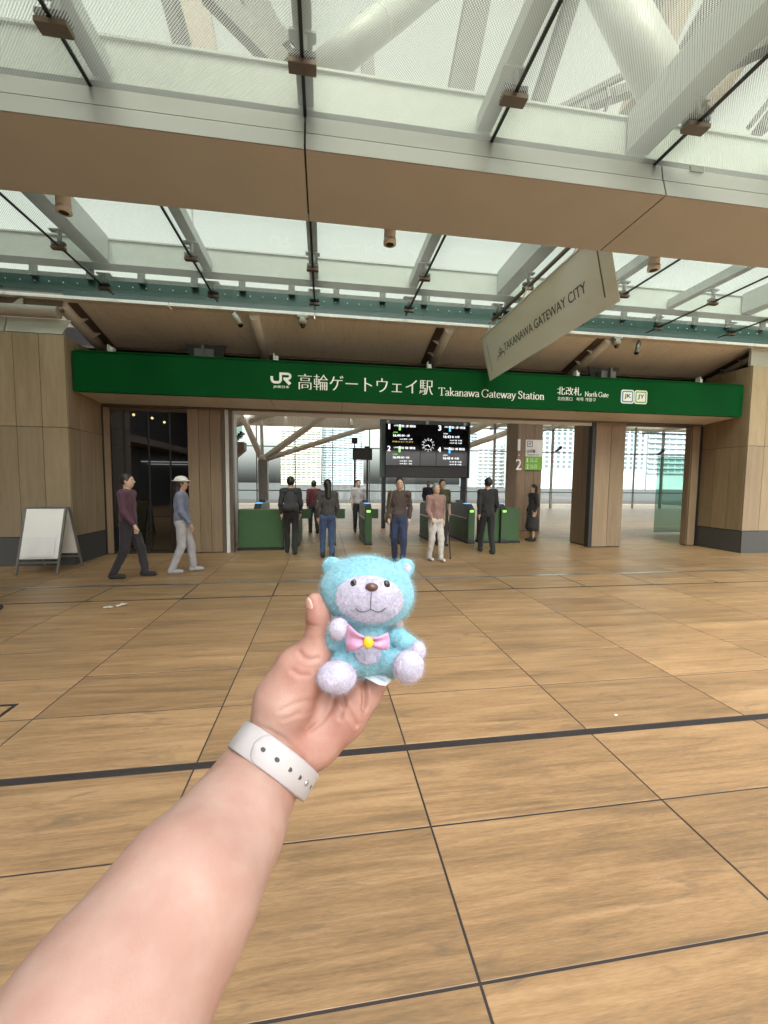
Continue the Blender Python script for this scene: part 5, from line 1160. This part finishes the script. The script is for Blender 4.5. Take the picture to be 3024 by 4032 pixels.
# ------------------------------------------------------------------ the plush toy: a plain blue bear with a pink bow
TY = {'head': [0.04145, 0.37982, 1.47711], 'body': [0.04176, 0.37777, 1.41985], 'larm': [[0.01316, 0.37282, 1.43295], [0.00846, 0.36577, 1.4381], [0.01102, 0.35896, 1.44764]], 'lhand': [0.013, 0.34992, 1.45292], 'rarm': [[0.06897, 0.36883, 1.43669], [0.07611, 0.36033, 1.4319], [0.08226, 0.35226, 1.43098]], 'rhand': [0.08314, 0.34802, 1.43013], 'lleg': [[0.0282, 0.37228, 1.41399], [0.01572, 0.36514, 1.41567], [0.01272, 0.35915, 1.4107]], 'lfoot': [0.01138, 0.3472, 1.41087], 'rleg': [[0.05453, 0.36838, 1.41425], [0.06507, 0.35783, 1.41615], [0.07154, 0.35078, 1.41609]], 'rfoot': [0.07372, 0.34059, 1.41992], 'neck': [0.04157, 0.37757, 1.4454], 'muz': [0.03969, 0.34359, 1.47704], 'eyes': [[0.02581, 0.34481, 1.49389], [0.05329, 0.34169, 1.49326]], 'nose': [0.04007, 0.33652, 1.49268], 'ears': [[0.00815, 0.39345, 1.49965], [0.07804, 0.383, 1.49884]], 'belly': [0.03809, 0.35075, 1.43135], 'bow': [0.03836, 0.34153, 1.44497], 'wl': [[0.0207, 0.34517, 1.45931], [0.01797, 0.34265, 1.44659], [0.01971, 0.34253, 1.43412], [0.03358, 0.33986, 1.43992], [0.03294, 0.34085, 1.45264]], 'wr': [[0.05472, 0.3396, 1.45212], [0.05609, 0.33692, 1.44564], [0.05455, 0.33758, 1.43735], [0.04204, 0.33865, 1.44052], [0.04231, 0.33937, 1.45141]], 'tag': [[0.02841, 0.37444, 1.40184], [0.04896, 0.36961, 1.40541], [0.06402, 0.35504, 1.40308], [0.05497, 0.351, 1.3985], [0.04965, 0.35281, 1.39864]], 'mouth': [[0.01566, 0.35112, 1.47563], [0.02136, 0.3457, 1.46829], [0.02904, 0.34223, 1.46401], [0.03939, 0.34009, 1.46271], [0.04921, 0.33924, 1.46421], [0.058, 0.34023, 1.46798], [0.0666, 0.34348, 1.47479]]}
rotc = np.array(((*CR,), (*CU,), (*(-CF),)))      # local x right, y up, z towards the viewer
def plush(name, col, dark):
    m, nt, N, L = nmat(name); out = N('OutputMaterial'); b = N('BsdfPrincipled'); L(b.outputs[0], out.inputs['Surface'])
    tc = N('TexCoord'); n = N('TexNoise'); n.inputs['Scale'].default_value = 420; n.inputs['Detail'].default_value = 3; L(tc.outputs['Object'], n.inputs['Vector'])
    cr = N('ValToRGB'); e = cr.color_ramp.elements; e[0].position = .33; e[0].color = (*dark, 1); e[1].position = .62; e[1].color = (*col, 1); L(n.outputs['Fac'], cr.inputs[0])
    n2 = N('TexNoise'); n2.inputs['Scale'].default_value = 95; n2.inputs['Detail'].default_value = 2; L(tc.outputs['Object'], n2.inputs['Vector'])
    mr = N('MapRange'); mr.inputs['From Min'].default_value = .3; mr.inputs['From Max'].default_value = .7; mr.inputs['To Min'].default_value = .86; mr.inputs['To Max'].default_value = 1.08; L(n2.outputs['Fac'], mr.inputs['Value'])
    mx = N('Mix'); mx.data_type = 'RGBA'; mx.blend_type = 'MULTIPLY'; mx.inputs['Factor'].default_value = 1; L(cr.outputs[0], mx.inputs['A']); L(mr.outputs[0], mx.inputs['B']); L(mx.outputs['Result'], b.inputs['Base Color'])
    b.inputs['Roughness'].default_value = .95; b.inputs['Specular IOR Level'].default_value = .1; b.inputs['Sheen Weight'].default_value = .35; b.inputs['Sheen Roughness'].default_value = .5
    bp = N('Bump'); bp.inputs['Strength'].default_value = .5; bp.inputs['Distance'].default_value = .0015; L(n.outputs['Fac'], bp.inputs['Height']); L(bp.outputs[0], b.inputs['Normal'])
    return m
PB = plush('plush_blue', (.27,.55,.64), (.20,.45,.55)); PW = plush('plush_lilac', (.58,.56,.68), (.46,.44,.57))
toy = thing('plush_toy', 'small light blue plush bear with a pink ribbon bow sitting in the hand', 'plush toy', tuple(TY['body']))
def fuzz(V, Q, amp, seed):
    # nap: shift the surface along its normal by fine noise
    N_ = np.zeros_like(V); a, b, c, d = (V[Q[:, i]] for i in range(4)); fn = np.cross(c - a, d - b)
    for i in range(4): np.add.at(N_, Q[:, i], fn)
    N_ /= np.maximum(np.linalg.norm(N_, axis=1, keepdims=True), 1e-9)
    rs = np.random.RandomState(seed); K = rs.normal(size=(24, 3)) * 1500; ph = rs.uniform(0, 6.28, 24)
    f = np.sin(V @ K.T + ph).sum(1) / 24**.5
    return V + N_ * (f * amp)[:, None]
def fur(o, n, length, seed):
    md = o.modifiers.new('fur', 'PARTICLE_SYSTEM'); ps = o.particle_systems[-1].settings; ps.type = 'HAIR'; ps.count = n; ps.hair_length = length; ps.hair_step = 2
    ps.emit_from = 'FACE'; ps.use_emit_random = True; ps.brownian_factor = length * .35 if hasattr(ps, 'brownian_factor') else 0; ps.factor_random = length * .35
    ps.root_radius = .00011 * 1.0; ps.tip_radius = .00003; ps.radius_scale = 1.0; o.particle_systems[-1].seed = seed; ps.render_step = 2; ps.display_step = 2
def toybody(name, prims, mat, par, k=.004, h=.0011, amp=.00022, seed=0, nf=0, fl=.0022):
    pts = np.array([c for _, c, *_r in prims if _ == 'e'] + [q for _, c, *_r in prims if _ == 'c' for q in (c, _r[0])]); pad = .05
    s = SDF(pts.min(0) - pad, pts.max(0) + pad, h)
    for q in prims:
        if q[0] == 'e': s.ell(q[1], q[2], k, rotc.tolist() if len(q) < 4 else q[3])
        else: s.cap(q[1], q[2], q[3], q[4], k)
    V, Q = s.surface(2); V = fuzz(V, Q, amp, seed); o = quad_mesh(name, V, Q, mat, par)
    if nf: fur(o, nf, fl, seed + 1)
    return o, s
U = .388 / (1.659 * 1604)
tl = math.radians(-4)
rt = np.array(((math.cos(tl), -math.sin(tl), 0), (math.sin(tl), math.cos(tl), 0), (0, 0, 1))) @ rotc
ear = lambda c: ('e', c, (66*U, 66*U, 30*U))
head, hs_ = toybody('head', [('e', TY['head'], (304*U, 235*U, 225*U), rt.tolist())] + [ear(c) for c in TY['ears']], PB, toy, k=.006, seed=1, nf=9000)
body, bs_ = toybody('body', [('e', TY['body'], (200*U, 165*U, 130*U)), ('c', TY['neck'], TY['body'], 120*U, 150*U)]
    + [('c', a, b, 62*U, 58*U) for a, b in zip(TY['larm'][:-1], TY['larm'][1:])] + [('c', a, b, 62*U, 52*U) for a, b in zip(TY['rarm'][:-1], TY['rarm'][1:])]
    + [('c', a, b, 75*U, 70*U) for a, b in zip(TY['lleg'][:-1], TY['lleg'][1:])] + [('c', a, b, 75*U, 70*U) for a, b in zip(TY['rleg'][:-1], TY['rleg'][1:])], PB, toy, k=.004, seed=2, nf=8000)
toybody('paw', [('e', TY['lhand'], (60*U, 66*U, 56*U))], PW, toy, seed=3, nf=900, fl=.0014); toybody('paw', [('e', TY['rhand'], (52*U, 62*U, 52*U))], PW, toy, seed=4, nf=800, fl=.0014)
toybody('foot', [('e', TY['lfoot'], (116*U, 97*U, 82*U))], PW, toy, seed=5, nf=2200, fl=.0014); toybody('foot', [('e', TY['rfoot'], (92*U, 98*U, 82*U))], PW, toy, seed=6, nf=1900, fl=.0014)
# pale muzzle and belly patch, cut from the same forms
def patch(name, src, c, r, mat, par, lift, seed, nf):
    s2 = SDF(src.lo, src.lo + (np.array(src.n) - 1) * src.h, src.h); s2.F = src.F - lift
    e = SDF(src.lo, src.lo + (np.array(src.n) - 1) * src.h, src.h); e.ell(c, r, .0001, rotc.tolist()); s2.F = np.maximum(s2.F[:e.F.shape[0], :e.F.shape[1], :e.F.shape[2]], e.F[:s2.F.shape[0], :s2.F.shape[1], :s2.F.shape[2]]); s2.n = np.array(s2.F.shape)
    V, Q = s2.surface(2); V = fuzz(V, Q, .0002, seed); o = quad_mesh(name, V, Q, mat, par)
    if nf: fur(o, nf, .0018, seed)
    return o
muz = patch('muzzle_patch', hs_, TY['muz'], (235*U, 158*U, 190*U), PW, head, .0012, 11, 4500)
patch('belly_patch', bs_, TY['belly'], (128*U, 112*U, 90*U), PW, body, .0010, 12, 1500)
for c in TY['ears']:
    MB().sphere(Vector(c) - CF*(22*U), (40*U, 40*U, 14*U), 16, 10, Matrix((CR, CU, -CF)).transposed()).build('ear_lining', PW, head)
def snap(src, p, lift):       # slide a point along the view line to just above the plush
    p = Vector(p); d = (p - Vector((0,0,1.58))).normalized(); q = p - d*.05
    for s in np.arange(0, .10, .0004):
        z = q + d*s; ii = tuple(np.round((np.array(z) - src.lo) / src.h).astype(int))
        if all(0 <= i < n for i, n in zip(ii, src.n)) and src.F[ii] < lift: return z
    return p
beadm = pbsdf('bead_black', (.012,.011,.012), .12, spec=.6, var=.01); nosem = pbsdf('nose_brown', (.11,.055,.045), .3, spec=.5, var=.05)
m3 = Matrix((CR, CU, -CF)).transposed()
for c in TY['eyes']: MB().sphere(snap(hs_, c, .0005), (24*U, 27*U, 15*U), 16, 12, m3).build('eye', beadm, head)
MB().sphere(snap(hs_, TY['nose'], .001) , (40*U, 27*U, 24*U), 18, 12, m3).build('nose', nosem, head)
th = pbsdf('stitch_thread', (.10,.095,.10), .8)
pts = [snap(hs_, Vector(TY['nose']).lerp(Vector(TY['mouth'][3]), t), .0026) for t in (.15, .4, .65)]
MB().tube(pts, .00045, 6).build('stitch', th, head)
mid = Vector(TY['nose']).lerp(Vector(TY['mouth'][3]), .65)
for s in (-1, 1):
    MB().tube([snap(hs_, mid + CR*(s*x*U) - CU*(y*U), .0026) for x, y in ((0,0),(30,16),(62,16),(88,-4))], .00045, 6).build('stitch', th, head)
# satin bow
bowm = pbsdf('pink_satin', (.62,.33,.51), .46, var=.16, scale=260, spec=.35, sheen=.4, bump=.12, bscale=1500)
def ribbon(pts, name):
    p = [Vector(q) for q in pts]; c = sum(p, Vector()) / len(p); B0 = Vector(TY['bow']) - CF*.004
    # loop: fan of strips from the knot out, puffed towards the viewer
    o1 = (p[0], p[1], p[2]); vs = []; n = 8; rows = 9
    for j in range(rows + 1):
        v = j / rows; e = p[0].lerp(p[1], v*2) if v < .5 else p[1].lerp(p[2], v*2-1); k0 = (p[4].lerp(p[3], v) ); k0 = k0.lerp(B0, .25) + (B0 + CU*(.0035*(.5-v)*2) - k0)*.35
        for i in range(n + 1):
            u = i / n; q = k0.lerp(e, u); puff = math.sin(PI*min(1, u*1.05))*.0045 + math.sin(v*PI*3.0 + .8)*.0021*(1-u*.5); vs.append(q - CF*puff)
    fs = [(j*(n+1)+i, j*(n+1)+i+1, (j+1)*(n+1)+i+1, (j+1)*(n+1)+i) for j in range(rows) for i in range(n)]
    o = MB().add(vs, fs, True).build(name, bowm, bow); sm = o.modifiers.new('thick', 'SOLIDIFY'); sm.thickness = .0008; return o
bow = thing('ribbon_bow', None, None); bow.parent = toy; bow.location = Vector(TY['bow']) - Vector(TY['body'])
ribbon(TY['wl'], 'bow_loop'); ribbon(TY['wr'], 'bow_loop')
kn = MB().sphere(Vector(TY['bow']) - CF*.0065, (31*U, 36*U, 20*U), 18, 12, m3).build('bow_button', pbsdf('yellow_button', (.78,.55,.02), .3, var=.02, coat=.3), bow)
# sewn-in care tag
tp = [Vector(q) for q in TY['tag']]
ctag = MB().add([tp[0], tp[1], tp[2], tp[3], tp[4]], [(0,4,3,2,1)]).build('care_tag', pbsdf('tag_white', (.66,.70,.72), .4, var=.03), toy); so = ctag.modifiers.new('thick', 'SOLIDIFY'); so.thickness = .0005
xd_ = (tp[0] - tp[4]).normalized(); yd_ = (tp[4] - tp[1]); yd_ = (yd_ - xd_*yd_.dot(xd_)).normalized()
if xd_.cross(yd_).dot(-CF) < 0: yd_ = -yd_
inkb = pbsdf('tag_ink', (.12,.30,.42), .6)
ctr_ = sum(tp, Vector()) / 5
text('MADE IN CHINA', .020, ctr_ - xd_*.010 - yd_*.001, inkb, ctag, xd=xd_, yd=yd_, height=.0024, off=.0012)
